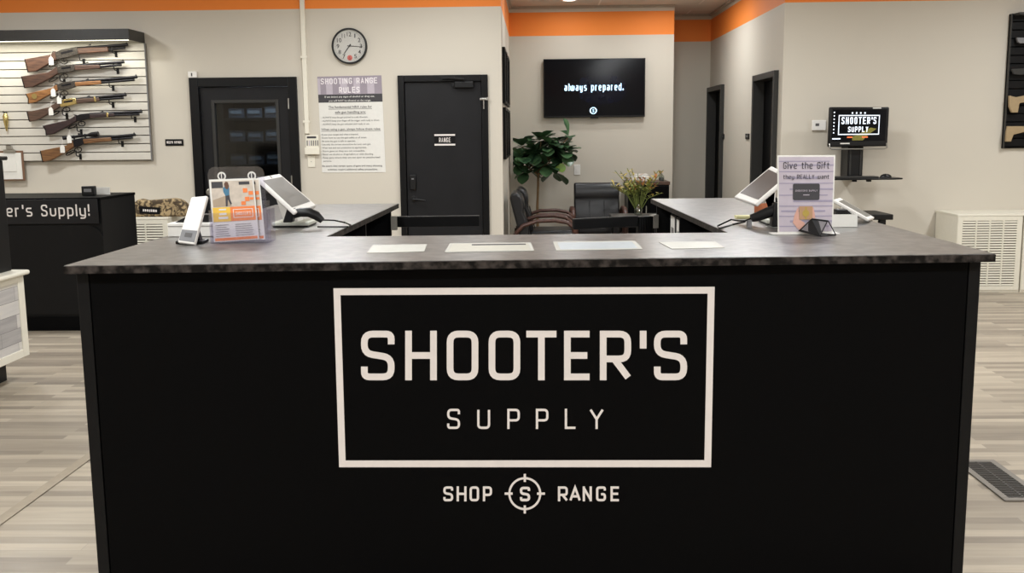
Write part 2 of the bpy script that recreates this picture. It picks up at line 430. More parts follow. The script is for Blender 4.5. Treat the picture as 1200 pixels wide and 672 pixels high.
def font_text(name, m, parent, pl, text, u0, u1, vb, vc, d=.0015, bold=0, align='fit'):
    """fine print in the built-in typeface, squeezed to fit the span"""
    cu = bpy.data.curves.new(name, 'FONT'); cu.body = text; cu.size = 1; cu.offset = bold; cu.resolution_u = 2
    to = bpy.data.objects.new(name, cu); COL.objects.link(to)
    dg = bpy.context.evaluated_depsgraph_get()
    me = bpy.data.meshes.new_from_object(to.evaluated_get(dg)); bpy.data.objects.remove(to)
    xs = [v.co.x for v in me.vertices]; x0, x1 = min(xs), max(xs)
    hv = (vb-vc)/.7
    O = ORG[parent]
    for v in me.vertices:
        u = u0+(v.co.x-x0)/(x1-x0)*(u1-u0); v.co = pl.at(u, vb-v.co.y*hv, d)-O
    me.materials.append(m); me.name = name
    o = bpy.data.objects.new(name, me); COL.objects.link(o); o.parent = parent; ORG[o] = O
    return o

# ================================================================== THE ROOM
YF, YT, YH = 9.8, 12.8, 13.85                    # shop front wall, television wall, hallway end
XN, XT, XS = -.32, 1.695, 2.318                   # nook left wall, television wall end, hallway right wall
XL, XR, YB = -6.5, 6.5, -3.0
def wall(name, *boxes):
    mb = MB()
    for b in boxes: mb.box(*b)
    return struct(mb.build(name, M_wall))
TH = .12
dl0, dl1 = PY(222, 92, YF).x, PY(348, 92, YF).x          # left door outer frame
dr0, dr1 = PY(466, 88, YF).x, PY(571.5, 86, YF).x        # range door outer frame
DH = 2.03
wall('wall_front_left', (XL, dl0+.03, YF, YF+TH, 0, ZC), (dl1-.03, dr0+.03, YF, YF+TH, 0, ZC), (dr1-.03, XN, YF, YF+TH, 0, ZC),
     (dl0+.03, dl1-.03, YF, YF+TH, DH-.03, ZC), (dr0+.03, dr1-.03, YF, YF+TH, DH-.03, ZC))
wall('wall_nook_left', (XN-TH, XN, YF+TH, YT+TH, 0, ZC))
wall('wall_nook_back', (XN, XT, YT, YT+TH, 0, ZC))
wall('wall_hall_left', (XT-TH, XT, YT+TH, YH+TH, 0, ZC))
wall('wall_hall_back', (XT, XS, YH, YH+TH, 0, ZC))
b0, b1 = 9.96, 10.96; a0, a1 = 12.79, 13.83
wall('wall_hall_right', (XS, XS+TH, YF+TH, b0, 0, ZC), (XS, XS+TH, b1, a0, 0, ZC), (XS, XS+TH, a1, YH+TH, 0, ZC),
     (XS, XS+TH, b0, b1, 2.02, ZC), (XS, XS+TH, a0, a1, 2.02, ZC))
wall('wall_front_right', (XS, XR, YF, YF+TH, 0, ZC))
wall('wall_left', (XL-TH, XL, YB-TH, YF+TH, 0, ZC))
wall('wall_right', (XR, XR+TH, YB-TH, YF+TH, 0, ZC))
wall('wall_rear', (XL, XR, YB-TH, YB, 0, ZC))
mb = MB(); mb.box(XL-TH, XR+TH, YB-TH, YH+TH, -.1, 0); struct(mb.build('floor', M_floor))
mb = MB(); mb.box(XL-TH, XR+TH, YB-TH, YH+TH, ZC, ZC+.1); struct(mb.build('ceiling', M_ceil))
# ceiling angle trims along the nook walls
mb = MB(); mb.box(XN, XT, YT-.03, YT-.002, ZC-.03, ZC-.001); mb.box(XN+.002, XN+.03, YF+TH, YT-.03, ZC-.03, ZC-.001)
mb.box(XS-.03, XS-.002, YF+TH, YH-.002, ZC-.03, ZC-.001); mb.box(XT+.002, XS-.03, YH-.03, YH-.002, ZC-.03, ZC-.001)
struct(mb.build('trim_1', mat('ceiling_trim', (176, 168, 156), .6)))
# floor transition strips
mb = MB(); mb.box(-2.128, -2.076, 1.2, 9.0, .0005, .005, .002); struct(mb.build('trim_2', mat('strip_taupe', (160, 148, 130), .5)))
# baseboards
mb = MB()
for x0, x1 in ((XL, dl0-.01), (dl1+.01, dr0-.01), (XS+.02, XR)): mb.box(x0, x1, YF-.014, YF-.001, .001, .1)
struct(mb.build('baseboard_front', mat('baseboard_grey', (150, 142, 130), .5)))
mb = MB(); mb.box(XN+.02, XT, YT-.014, YT-.001, .001, .1); struct(mb.build('baseboard_nook', MATS['baseboard_grey']))

# ------------------------------------------------------------------ doors in the front wall
def door_frame(o, x0, x1, w=.075, top=DH):
    return part('frame', M_frameblk, o, (x0, x0+w, YF-.03, YF+TH, .001, top), (x1-w, x1, YF-.03, YF+TH, .001, top), (x0+w, x1-w, YF-.03, YF+TH, top-w, top), bev=.004)
d1 = struct(thing('door_1', ((dl0+dl1)/2, YF, 0), 'black door with a big window onto dark shelves, left of the rules poster', 'door'))
door_frame(d1, dl0, dl1, .085)
wx0, wx1 = PY(247, 118, YF).x, PY(326, 118, YF).x; wz1 = PY(285, 117, YF).z; wz0 = .93
lx0, lx1, lz1 = dl0+.09, dl1-.09, DH-.09
part('leaf', M_doorblk, d1, (lx0, wx0, YF+.012, YF+.055, .01, lz1), (wx1, lx1, YF+.012, YF+.055, .01, lz1),
     (wx0, wx1, YF+.012, YF+.055, .01, wz0), (wx0, wx1, YF+.012, YF+.055, wz1, lz1))
g = .03
part('window_moulding', M_greyframe, d1, (wx0, wx0+g, YF, YF+.06, wz0, wz1), (wx1-g, wx1, YF, YF+.06, wz0, wz1), (wx0+g, wx1-g, YF, YF+.06, wz0, wz0+g), (wx0+g, wx1-g, YF, YF+.06, wz1-g, wz1), bev=.004)
part('glass', M_glass, d1, (wx0+g, wx1-g, YF+.03, YF+.036, wz0+g, wz1-g))
for z in (.3, 1.05, 1.78): part('hinge', M_steel, d1, (lx1+.001, lx1+.012, YF-.034, YF-.03, z-.05, z+.05))
mb = MB(); mb.lathe([(.028, 0), (.028, -.012), (.012, -.014), (.012, -.045), (.03, -.05), (.032, -.07), (.02, -.082)], (lx0+.06, YF+.012, .95), axis='y'); mb.build('knob', M_steel, d1, smooth=True)
# store room behind its window
mb = MB(); mb.box(dl0-.5, dl1+.5, YF+1.35, YF+1.4, 0, 2.6); mb.box(dl0-.55, dl0-.5, YF+TH+.01, YF+1.4, 0, 2.6); mb.box(dl1+.5, dl1+.55, YF+TH+.01, YF+1.4, 0, 2.6); mb.box(dl0-.5, dl1+.5, YF+TH+.01, YF+1.4, 2.6, 2.65)
struct(mb.build('wall_store', M_dark))
sh = thing('storage_shelf', ((dl0+dl1)/2, YF+1.1, 0), 'dark shelving unit of stocked bins seen through the door window', 'shelf')
area((dl0+dl1)/2, YF+.5, 2.55, .3, 70, (.85, .93, 1))  # unseen lamp added to brighten the bins behind the glass
sx0, sx1 = wx0-.16, wx1+.22
for x in (sx0, sx1): part('upright', M_tip, sh, (x-.015, x+.015, YF+.85, YF+1.25, .001, 2.3))
SZ = (1.18, 1.42, 1.66, 1.90)
for z in SZ: part('shelf_board', M_tip, sh, (sx0+.016, sx1-.016, YF+.85, YF+1.25, z-.02, z))
M_bin = mat('dark_bin', (62, 66, 74), .6, var=.5, scale=14); M_bintag = mat('bin_tag', (120, 124, 130), .7)
kk = 0
for r, z in enumerate(SZ):
    for c in range(5):
        w = (sx1-sx0-.08)/5; x = sx0+.04+c*w
        b = thing('storage_bin', (x+w/2, YF+.95, z+.001), '%s dark bin from the left on the %s shelf behind the door window' % (['first', 'second', 'third', 'fourth', 'fifth'][c], ['lowest', 'second lowest', 'second highest', 'highest'][r]), 'bin', 'bins on the shelves behind the door window')
        h = .1+.05*random.random()
        part('body', M_bin, b, (x+.012, x+w-.012, YF+.9, YF+1.15, z+.001, z+h), bev=.006)
        part('tag', M_bintag, b, (x+.03, x+w-.04, YF+.894, YF+.8995, z+h*.45, z+h*.8))

d2 = struct(thing('door_2', ((dr0+dr1)/2, YF, 0), 'plain black door marked RANGE with keypad lock and lever', 'door'))
door_frame(d2, dr0, dr1, .06)
part('leaf', M_doorblk, d2, (dr0+.064, dr1-.064, YF+.006, YF+.05, .01, DH-.064), bev=.003)
p0, p1 = PY(509, 157, YF), PY(533.5, 171, YF)
sg = part('range_sign', M_black2, d2, (p0.x, p1.x, YF+.0005, YF+.0055, p1.z, p0.z))
pl = Plane((p0.x, YF, p0.z), (p1.x, YF, p0.z), (p1.x, YF, p1.z), (p0.x, YF, p1.z))
mb = MB(); pl.slab(mb, 0, .03, 1, .17, .001); pl.slab(mb, 0, .83, 1, .97, .001); mb.build('rules', M_vinyl, sg); mb = MB(); plane_line(mb, pl, 'RANGE', .22, .78, .7, .32, .0048)
mb.build('lettering', M_vinyl, sg)
q = PY(544, 99.5, YF)
mb = MB(); mb.box(q.x-.09, q.x+.09, YF-.05, YF+.004, q.z-.03, q.z+.03, .008); mb.box(q.x-.115, q.x-.09, YF-.03, YF+.004, q.z-.02, q.z+.02, .004)
cl = mb.build('door_closer', M_tip, d2)
mb = MB(); mb.tube([(q.x, YF-.055, q.z+.03), (q.x, YF-.06, q.z+.048), (q.x-.15, YF-.055, q.z+.062)], .011); mb.box(q.x-.21, q.x-.09, YF-.062, YF-.032, q.z+.055, q.z+.075); mb.build('arm', M_tip, cl)
q = PY(567, 116.5, YF)
mb = MB(); mb.box(q.x-.035, q.x+.04, YF-.045, YF-.031, q.z-.008, q.z+.01, .002); mb.box(q.x-.005, q.x+.005, YF-.045, YF-.033, q.z-.09, q.z-.008); mb.box(q.x+.028, q.x+.04, YF-.052, YF-.031, q.z-.012, q.z+.018)
mb.build('swing_latch', M_steel, d2)
q0, q1 = PY(480, 205, YF), PY(488, 222.5, YF)
kp = part('keypad_lock', M_tip, d2, (q0.x, q1.x, YF-.022, YF+.0055, q1.z, q0.z), bev=.008)
part('keypad_badge', M_grey, kp, (q0.x+.02, q1.x-.02, YF-.024, YF-.0225, q0.z-.045, q0.z-.032))
q = PY(485, 233.5, YF)
mb = MB(); mb.lathe([(.03, 0), (.03, -.01), (.013, -.012), (.013, -.05)], (q.x, YF+.005, q.z), axis='y'); mb.tube([(q.x, YF-.045, q.z), (q.x+.05, YF-.05, q.z-.003), (q.x+.115, YF-.05, q.z-.012)], [.012, .011, .009]); mb.build('lever_handle', M_tip, d2, smooth=True)

# hallway doors
for nm, y0, y1, lb in (('door_3', b0, b1, 'dark doorway on the hallway wall nearest the shop'), ('door_4', a0, a1, 'dark doorway at the far end of the hallway wall')):
    d = struct(thing(nm, (XS, (y0+y1)/2, 0), lb, 'door'))
    w = .06
    part('frame', M_greyframe, d, (XS-.045, XS+TH+.02, y0, y0+w, .001, 2.05), (XS-.045, XS+TH+.02, y1-w, y1, .001, 2.05), (XS-.045, XS+TH+.02, y0+w, y1-w, 2.05-w, 2.05), bev=.003)
    part('leaf', M_black, d, (XS+.07, XS+.11, y0+w+.003, y1-w-.003, .01, 2.05-w-.004))
    mb = MB(); mb.tube([(XS+.07, y0+.15, .98), (XS+.03, y0+.15, .98), (XS+.03, y0+.26, .98)], .01); mb.build('handle', M_tip, d)

# ================================================================== THE SERVICE COUNTER
TZ, TT = 1.10, .026
A, B = Vector((-1.421, 3.004)), Vector((1.406, 3.137))
top_plan = [A, B, (1.41, 4.3), (1.405, 5.90), (.659, 5.883), (.725, 3.869), (-.797, 3.823), (-.767, 5.663), (-1.45, 5.64)]
mb = MB(); mb.prism([(x, y, TZ-TT) for x, y in top_plan], (0, 0, TT))
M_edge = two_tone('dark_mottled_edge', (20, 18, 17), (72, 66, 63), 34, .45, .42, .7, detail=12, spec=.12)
wt = tag(mb.build('worktop', M_top, origin=(0, 3.5, TZ-TT), bev=.002), 'grey speckled U-shaped worktop running over the whole black service counter', 'worktop')
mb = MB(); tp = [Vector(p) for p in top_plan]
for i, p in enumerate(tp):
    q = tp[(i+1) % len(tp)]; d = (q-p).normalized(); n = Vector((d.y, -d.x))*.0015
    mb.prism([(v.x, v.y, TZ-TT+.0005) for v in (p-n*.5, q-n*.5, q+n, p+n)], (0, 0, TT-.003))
mb.build('added_edge_strip', M_edge, wt)  # added strip keeps the laminate's dark tone, without the painted reflection
fd = (B-A).normalized(); fn_ = Vector((fd.y, -fd.x))      # face direction and outward normal (towards camera)
FA = A-fn_*.05; N3 = Vector((fn_.x, fn_.y, 0))
def face(px, py, lift=0): return PN(px, py, (FA.x, FA.y, 0)+N3*0 if False else Vector((FA.x, FA.y, 0)), N3)+N3*lift
fl, fr = face(89.5, 322), face(1149.3, 310)
ct = thing('service_counter', (0, fl.y+.4, 0), 'large black front counter carrying the white framed shop logo', 'counter')
TB = TZ-TT-.001
dep = .66
L2, R2 = Vector((fl.x, fl.y)), Vector((fr.x, fr.y))
ins = .036
def plan_box(mb, u0, u1, d0, d1, z0, z1):
    """u along the face from left end, d = depth behind the face"""
    f = lambda u, d: (L2.x+fd.x*u-fn_.x*d, L2.y+fd.y*u-fn_.y*d, z0)
    mb.prism([f(u0, d0), f(u1, d0), f(u1, d1), f(u0, d1)], (0, 0, z1-z0)); return mb
FW = (R2-L2).length
plan_box(MB(), ins+.004, FW-ins-.004, 0, .02, .002, TB).build('front_panel', M_black, ct)
for u0, u1 in ((0, ins), (FW-ins, FW)): plan_box(MB(), u0, u1, -.002, .03, .002, TB).build('corner_trim', M_black2, ct, bev=.002)
for u0 in (0, FW-.02): plan_box(MB(), u0, u0+.02, .032, dep, .002, TB).build('side_panel', M_black, ct)
mb = MB(); plan_box(mb, .02, FW-.02, .022, dep, .1, .12); plan_box(mb, .02, FW-.02, .022, dep, .6, .62); plan_box(mb, .02, FW-.02, dep-.02, dep, .002, .099); mb.build('shelf', M_dark, ct)
# logo: traced in the plane of the front panel
K = 2.2408
def Z1(x, y): return face(370+x/K, 320+y/K)
LIFT = N3*.0012
fr_out = [(46.5, 40.5), (1047.5, 36.5), (1038, 510.5), (61.5, 510.5)]; fr_in = [(65, 58.5), (1029, 54.5), (1020.5, 492), (78.5, 493)]
mb = MB()
for i in range(4):
    j = (i+1) % 4; mb.prism([Z1(*fr_out[i]), Z1(*fr_out[j]), Z1(*fr_in[j]), Z1(*fr_in[i])], LIFT)
mb.build('logo_border', M_vinyl, ct)
def logo(items, yt, yb, t, name):
    for ch, x0, x1 in items:
        mb = MB(); put_strokes(mb, strokes(ch, x0, x1, yb, yt, t, .17), Z1, LIFT); mb.build(name, M_vinyl, ct)
logo([('S', 119, 207), ('H', 235, 318), ('O', 344, 427), ('O', 454, 537), ('T', 553, 632), ('E', 652, 719), ('R', 746, 828), ("'", 851, 866), ('S', 888, 975)], 152, 282, 17.5, 'logo_letter')
logo([('S', 345, 379), ('U', 424, 458), ('P', 503, 536), ('P', 578, 611), ('L', 654, 682), ('Y', 719, 756)], 357, 410, 6, 'logo_letter')
logo([('S', 335, 361), ('H', 370, 396), ('O', 404, 429), ('P', 439, 463), ('R', 636, 662), ('A', 666, 696), ('N', 701, 725), ('G', 736, 762), ('E', 774, 796)], 561, 600, 6, 'logo_letter')
mb = MB(); c0 = Vector((549, 580))
circ = [Vector((549+40.5*math.cos(2*math.pi*k/48), 580+40.5*math.sin(2*math.pi*k/48))) for k in range(48)]
L, Rr = ribbon(circ, 5.5, True); put_strokes(mb, [([tuple(v) for v in L], [tuple(v) for v in Rr], True)], Z1, LIFT)
for x0, x1, y0, y1 in ((546, 552, 528, 549), (546, 552, 611, 632), (496, 517, 577, 583), (581, 602, 577, 583)): mb.prism([Z1(x0, y0), Z1(x1, y0), Z1(x1, y1), Z1(x0, y1)], LIFT*1.15)
put_strokes(mb, strokes('S', 536, 563, 600, 562, 6.5, .17), Z1, LIFT)
mb.build('logo_crosshair', M_vinyl, ct)

def wing(nm, xo, xi, y0, y1, label):
    o = thing(nm, ((xo+xi)/2, (y0+y1)/2, 0), label, 'counter'); s = 1 if xi > xo else -1
    def bx(a, b): return (min(a, b), max(a, b))
    part('side_panel', M_black, o, (*bx(xo, xo+s*.02), y0, y1, .002, TB))
    for y in (y0, (y0+y1)/2-.01, y1-.02): part('upright', M_black2, o, (*bx(xo+s*.022, xi), y, y+.02, .002, TB))
    ya = y0+.021; ym = (y0+y1)/2
    for z in (.12, .74):
        for a, b in ((ya, ym-.011), (ym+.011, y1-.021)): part('shelf', M_dark, o, (*bx(xo+s*.022, xi-s*.01), a, b, z-.02, z))
    return o
wing('left_counter_wing', -1.41, -.80, 3.90, 5.60, 'left open-backed black counter wing under the worktop')
wing('right_counter_wing', 1.37, .685, 3.96, 5.83, 'right open-backed black counter wing holding the binders')
# binders in the right wing
for i in range(3):
    y = 5.02+i*.24
    b = thing('binder', (.86, y, .741), ['white labelled binder nearest the front in the right counter wing', 'middle white labelled binder in the right counter wing', 'rearmost white labelled binder in the right counter wing'][i], 'binder', 'binders in the right counter wing')
    part('cover', M_black2, b, (.75, 1.02, y, y+.2, .741, 1.03), bev=.006)
    lb = part('label', M_paper, b, (.7465, .7495, y+.02, y+.18, .77, 1.02))
    part('print', M_inkgrey, lb, (.745, .7463, y+.05, y+.14, .86, .96))
# swing gate arms
for nm, lab, hinge, end, flip in (('gate_arm', 'black swing gate arm hinged on the left counter wing', (-.80, 5.58), (-.315, 5.60), 1), ('gate_arm', 'black swing gate arm with ribbed hinge block on the right counter wing', (.684, 5.80), (.2, 5.57), -1)):
    h, e = Vector(hinge), Vector(end); d = (e-h).normalized(); n = Vector((-d.y, d.x))
    o = thing(nm, (h.x, h.y, .9), lab, 'gate', 'swing gate arms between the counter wings')
    zt = 1.03 if flip == 1 else 1.01
    P2 = lambda t, s_, z: (h.x+d.x*t+n.x*s_, h.y+d.y*t+n.y*s_, z)
    Ln = (e-h).length; st = .035 if flip == 1 else .13
    MB().prism([P2(st, -.012, zt-.055), P2(Ln, -.012, zt-.055), P2(Ln, .012, zt-.055), P2(st, .012, zt-.055)], (0, 0, .055)).build('rail', M_black2, o, bev=.003)
    MB().prism([P2(st, -.0125, zt), P2(Ln, -.0125, zt), P2(Ln, .0125, zt), P2(st, .0125, zt)], (0, 0, .004)).build('edge_strip', M_greyframe, o)
    MB().prism([P2(.001, -.02, zt-.07), P2(.034, -.02, zt-.07), P2(.034, .02, zt-.07), P2(.001, .02, zt-.07)], (0, 0, .075)).build('hinge_plate', mat('satin_alloy', (190, 186, 178), .35, .3), o)
    if flip == -1:
        mb = MB()
        for k in range(6): mb.prism([P2(.036+k*.0155, -.018, zt-.19), P2(.048+k*.0155, -.018, zt-.19), P2(.048+k*.0155, .018, zt-.19), P2(.036+k*.0155, .018, zt-.19)], (0, 0, .188))
        mb.prism([P2(.036, -.01, zt-.18), P2(.128, -.01, zt-.18), P2(.128, .01, zt-.18), P2(.036, .01, zt-.18)], (0, 0, .16))
        mb.build('ribbed_block', M_black2, o)

# ------------------------------------------------------------------ on the worktop: cards lying flat
M_cardp = mat('card_paper', (188, 186, 178), .5, var=.03)
def flat_card(pts, label, marks=None):
    w = [PZ(x, y, TZ+.0012) for x, y in pts]; c = sum(w, Vector())/4
    o = thing('counter_card', (c.x, c.y, TZ), label, 'card', 'cards laid along the front worktop')
    mb = MB(); mb.prism([(p.x, p.y, TZ+.0006) for p in w], (0, 0, .0012)); mb.build('sheet', M_cardp, o)
    pl = Plane(*[(p.x, p.y, TZ+.0018) for p in w]); pl.n = Vector((0, 0, 1))
    if marks: marks(pl, o)
def marks_a(pl, o):
    mb = MB(); pl.slab(mb, .28, .16, .93, .3, .0006, .0005); mb.build('printed_bar', M_ink, o)
    mb = MB(); pl.slab(mb, .04, .1, .96, .92, .0003, .0002); mb.build('laminate', mat('card_ivory', (192, 189, 176), .35), o)
def marks_b(pl, o):
    mb = MB(); pl.slab(mb, .05, .12, .95, .9, .0003, .0002); mb.build('laminate', mat('card_pale_blue', (180, 187, 192), .35), o)  # laminate inset is one even pale blue colour
flat_card([(437, 287.5), (500.5, 286.5), (497, 295), (429.5, 297)], 'small plain white card lying on the worktop, leftmost of the four')
flat_card([(527, 285.5), (622, 284.5), (626, 294), (521, 296)], 'wide white laminated card with a dark printed bar, lying on the worktop', marks_a)
flat_card([(648, 283.5), (744, 282.5), (753.5, 292), (652, 294)], 'wide white laminated card with a pale blue face, lying on the worktop', marks_b)
flat_card([(772, 284), (838, 283), (849, 290.5), (787, 292)], 'small plain white card lying on the worktop, rightmost of the four')

# ------------------------------------------------------------------ brochure holder
base = PZ(285, 285.5, TZ); yb = base.y
bh = thing('brochure_holder', (base.x, yb+.04, TZ), 'clear acrylic brochure stand with two round white logo dots on top', 'brochure holder')
yk = yb+.10
tl, tr, br, bl = PY(242.5, 196, yk), PY(309, 195, yk), PY(315, 279, yk), PY(249, 280, yk)
bp = Plane(tl, tr, (br.x, yk, TZ+.002), (bl.x, yk, TZ+.002))
mb = MB(); r = .06
pts = [(0, 1), (0, .1), (.03, .03), (.1, 0), (.9, 0), (.97, .03), (1, .1), (1, 1)]
bp.poly(mb, pts, 0, .004); mb.build('back_panel', M_clear, bh)
for u in (.25, .78):
    mb = MB(); disc(bp, mb, u, .125, .075, d=.002, t=.0015); dt = mb.build('logo_dot', M_paper, bh)
    mb = MB(); disc(bp, mb, u, .125, .048, d=.0032, t=.001); mb.build('dot_ring', M_ink, dt)
    mb = MB(); bp.slab(mb, u-.008, .085, u+.008, .165, .0042, .0008); mb.build('dot_mark', M_paper, dt)
xl, xr = PY(248, 285, yb).x, PY(314, 283, yb).x
mb = MB(); mb.box(xl, xr, yb-.006, yb-.003, TZ+.001, TZ+.11); mb.box(xl-.003, xl, yb-.006, yk, TZ+.001, TZ+.12); mb.box(xr, xr+.003, yb-.006, yk, TZ+.001, TZ+.12); mb.box(xl, xr, yb-.003, yk, TZ+.001, TZ+.004); mb.box(xl, xr, yb+.045, yb+.048, TZ+.004, TZ+.15)
mb.build('pocket', M_clear, bh)
def brochure(dx, dy, label, detail=True):
    y0, y1 = yb+.004+dy, yb+.034+dy
    c = [PY(244.8+dx, 210.7, y1), PY(297+dx, 208.8, y1), PY(303.8+dx, 280.5, y0), PY(250.8+dx, 284.3, y0)]
    o = thing('brochure', ((c[2]+c[3])/2), label, 'brochure', 'brochures in the acrylic stand')
    pl = Plane(*c); mb = MB(); pl.slab(mb, 0, 0, 1, 1, 0, .0012); mb.build('paper', M_paper, o)
    def p_(name, m, *rs, d=.0006):
        mb = MB()
        for q in rs:
            if len(q) == 4 and not isinstance(q[0], tuple): pl.slab(mb, *q, d, .0004)
            else: pl.poly(mb, q, d, .0004)
        mb.build(name, m, o)
    p_('photo', mat('print_photo_beige', (198, 186, 172), .6, var=.12, scale=40), (.04, .03, .97, .44))
    p_('photo_shade', M_ink, (.05, .04, .3, .14), (.66, .05, .9, .1), d=.001)
    p_('photo_floor', mat('print_photo_tan', (170, 152, 130), .6), ((.05, .33), (.42, .25), (.46, .44), (.05, .44)), d=.0009)
    p_('check', M_orange, (.74, .16, .84, .23), (.86, .21, .96, .27), (.77, .3, .87, .37), (.68, .37, .78, .43), (.88, .31, .96, .35), d=.0012)
    p_('shooter_hair', M_brown, ((.33, .08), (.37, .04), (.42, .05), (.44, .12), (.4, .17), (.35, .15)), d=.0012)
    p_('shooter_top', M_blue, ((.3, .14), (.36, .11), (.44, .14), (.43, .26), (.34, .27), (.3, .2)), d=.0011)
    p_('shooter_legs', M_ink, ((.34, .265), (.43, .255), (.44, .33), (.47, .4), (.44, .42), (.39, .33), (.37, .44), (.33, .44)), d=.001)
    p_('yellow_band', M_yellow, (.03, .45, .42, .68)); p_('orange_band', M_orange, (.42, .45, .97, .68), (.03, .94, .97, .985))
    p_('white_lines', M_paper, (.17, .475, .33, .5), (.17, .54, .33, .575), (.15, .6, .36, .64), d=.001)
    mb = MB()
    for q in ((.48, .49, .92, .5), (.48, .62, .92, .63), (.48, .5, .495, .62), (.905, .5, .92, .62)): pl.slab(mb, *q, .001, .0004)
    plane_line(mb, pl, "SHOOTER'S", .53, .87, .585, .535, .0012, .001); mb.build('printed_logo', M_paper, o)
    mb = MB()
    for k in range(6):
        pl.slab(mb, .06, .73+.035*k, .3+.1*random.random(), .738+.035*k, .0008, .0004)
        pl.slab(mb, .5, .73+.035*k, .85+.08*random.random(), .738+.035*k, .0008, .0004)
    mb.build('small_print', M_inkgrey, o)
brochure(7, .008, 'orange and yellow brochure peeking out at the right behind the front one')
brochure(0, 0, 'front orange and yellow brochure showing a shooter in a blue top')

# white card terminal leaning left of it
yd = PZ(217, 288, TZ).y
tm = thing('card_terminal', (PY(225, 288, yd).x, yd+.05, TZ), 'slim white card terminal with grey screen leaning on a black cradle', 'card terminal')
c = [PY(224, 231, yd+.07), PY(243, 229.5, yd+.07), PY(228, 287, yd), PY(208, 284, yd)]
pl = Plane(*c)
mb = MB(); pl.slab(mb, 0, 0, 1, 1, 0, .018); mb.build('body', M_white, tm, bev=.004)
mb = MB(); pl.slab(mb, .05, .72, .95, .955, .0012, .0014); sc = mb.build('screen', M_grey, tm)
mb = MB(); pl.slab(mb, .3, .78, .72, .87, .002, .0007); mb.build('screen_print', M_inkmid, sc)
x0, x1 = PY(222, 288, yd+.1).x, PY(243, 284, yd+.1).x
mb = MB(); mb.box(x0-.03, x1, yd+.04, yd+.12, TZ+.001, TZ+.012, .003); mb.prism([(x0, yd+.05, TZ+.012), (x1-.01, yd+.05, TZ+.012), (x0+.035, yd+.05, TZ+.1)], (0, .03, 0)); mb.build('cradle', M_tip, tm)
# carton and black pouch behind
cp = PZ(197, 278, TZ)
bx_ = thing('white_carton', (cp.x+.07, cp.y+.06, TZ), 'white carton on the left wing worktop behind the card terminal', 'box')
zt = PY(197, 262, cp.y).z
part('body', M_paper, bx_, (cp.x, cp.x+.2, cp.y, cp.y+.14, TZ+.001, zt), bev=.002)
part('lid_seam', M_inkgrey, bx_, (cp.x+.002, cp.x+.198, cp.y-.0012, cp.y-.0002, zt-.012, zt-.01))
mb = MB(); n = 10
pts = [(cp.x+.02+.13*t, cp.y+.03, zt+.001+.028*math.sin(min(1, t*1.6)*math.pi/2)) for t in [k/n for k in range(n+1)]]+[(cp.x+.15, cp.y+.03, zt+.001)]
mb.prism(pts, (0, .08, 0))
tag(mb.build('glasses_case', M_tip, origin=(cp.x+.08, cp.y+.07, zt)), 'rounded black case lying on the white carton', 'case')

# ------------------------------------------------------------------ register tablets
def register(near, far, top_mid, yn, yf, label, screen, base_px, post_px, side):
    """near/far = pixel ends (top, bottom) of the tablet's near and far long edges"""
    c = [PY(*near[0], yn), PY(*far[0], yf), PY(*far[1], yf), PY(*near[1], yn)]
    bz = PZ(*base_px, TZ)
    o = thing('register_tablet', (bz.x, bz.y, TZ), label, 'tablet', 'register tablets on the counter wings')
    pl = Plane(*c)
    if pl.n.z < 0: pl.n = -pl.n
    mb = MB(); pl.slab(mb, 0, 0, 1, 1, 0, .016); tb = mb.build('tablet', M_white, o, bev=.005)
    mb = MB(); pl.slab(mb, .06, .1, .94, .86, .001, .0015); mb.build('screen', screen, tb)
    mb = MB(); disc(pl, mb, .5, .045, .02, d=.001); mb.build('camera_dot', M_tip, tb)
    m = pl.at(.5, .5, -.016); m2 = pl.at(.5, .25, -.018)
    bx = bz.x-side*.02
    mb = MB(); mb.prism([(bx-.035, m.y-.05, TZ+.02), (bx+.03, m.y-.05, TZ+.02), (m.x+.03*side, m.y-.05, m.z-.01), (m2.x, m.y-.05, m2.z-.01)], (0, .1, 0)); mb.build('stand_arm', M_white, o, bev=.006)
    mb = MB(); mb.box(bx-.075, bx+.08, m.y-.09, m.y+.09, TZ+.006, TZ+.022, .005); mb.build('stand_base', mat('pale_green_plastic', (206, 208, 196), .4), o)
    part('base_pad', M_tip, o, (bx-.07, bx+.075, m.y-.085, m.y+.085, TZ+.0008, TZ+.006))
    return o, pl
rgL, plL = register([(302, 208), (347, 249.5)], [(327.5, 203.5), (371, 241)], None, 4.12, 4.5, 'white register tablet with grey screen on the left counter wing', M_tabscreen, (352, 264), None, 1)
rgR, plR = register([(925, 205), (884.5, 239.5)], [(904, 194.5), (860, 231)], None, 4.05, 4.42, 'white register tablet with brown screen on the right counter wing', M_tabscreen2, (893, 256), None, -1)
# scanners
def scanner(path, rad, nose, cable, label, stand=None):
    p0 = path[0]
    o = thing('barcode_scanner', (p0.x, p0.y, TZ), label, 'scanner', 'barcode scanners beside the register tablets')
    MB().tube(path, rad, 12, sq=(1, .85)).build('body', M_tip, o, smooth=True)
    MB().prism([Vector(p) for p in nose], (0, .05, 0)).build('scan_head', M_tip, o, bev=.006)
    MB().tube(cable, .0035, 6).build('cable', M_tip, o, smooth=True)
    if stand: MB().box(*stand).build('stand', M_grey, o)
ys = 4.165
P = lambda x, y, yy=ys: PY(x, y, yy)
hL = PY(338, 250, ys)
scanner([P(340, 252), P(352, 249), P(362, 249), P(371, 253), P(378, 259)], [.02, .02, .021, .02, .013],
        [(hL.x-.02, ys-.025, TZ+.027), (hL.x+.02, ys-.025, TZ+.027), (hL.x+.03, ys-.025, TZ+.085), (hL.x, ys-.025, TZ+.085)],
        [P(378, 258), P(392, 258.5), P(404, 261), PZ(411, 264, TZ+.004), PZ(408, 266, TZ+.004), PZ(372, 266, TZ+.004)], 'black barcode scanner under the left register tablet, cable running right')
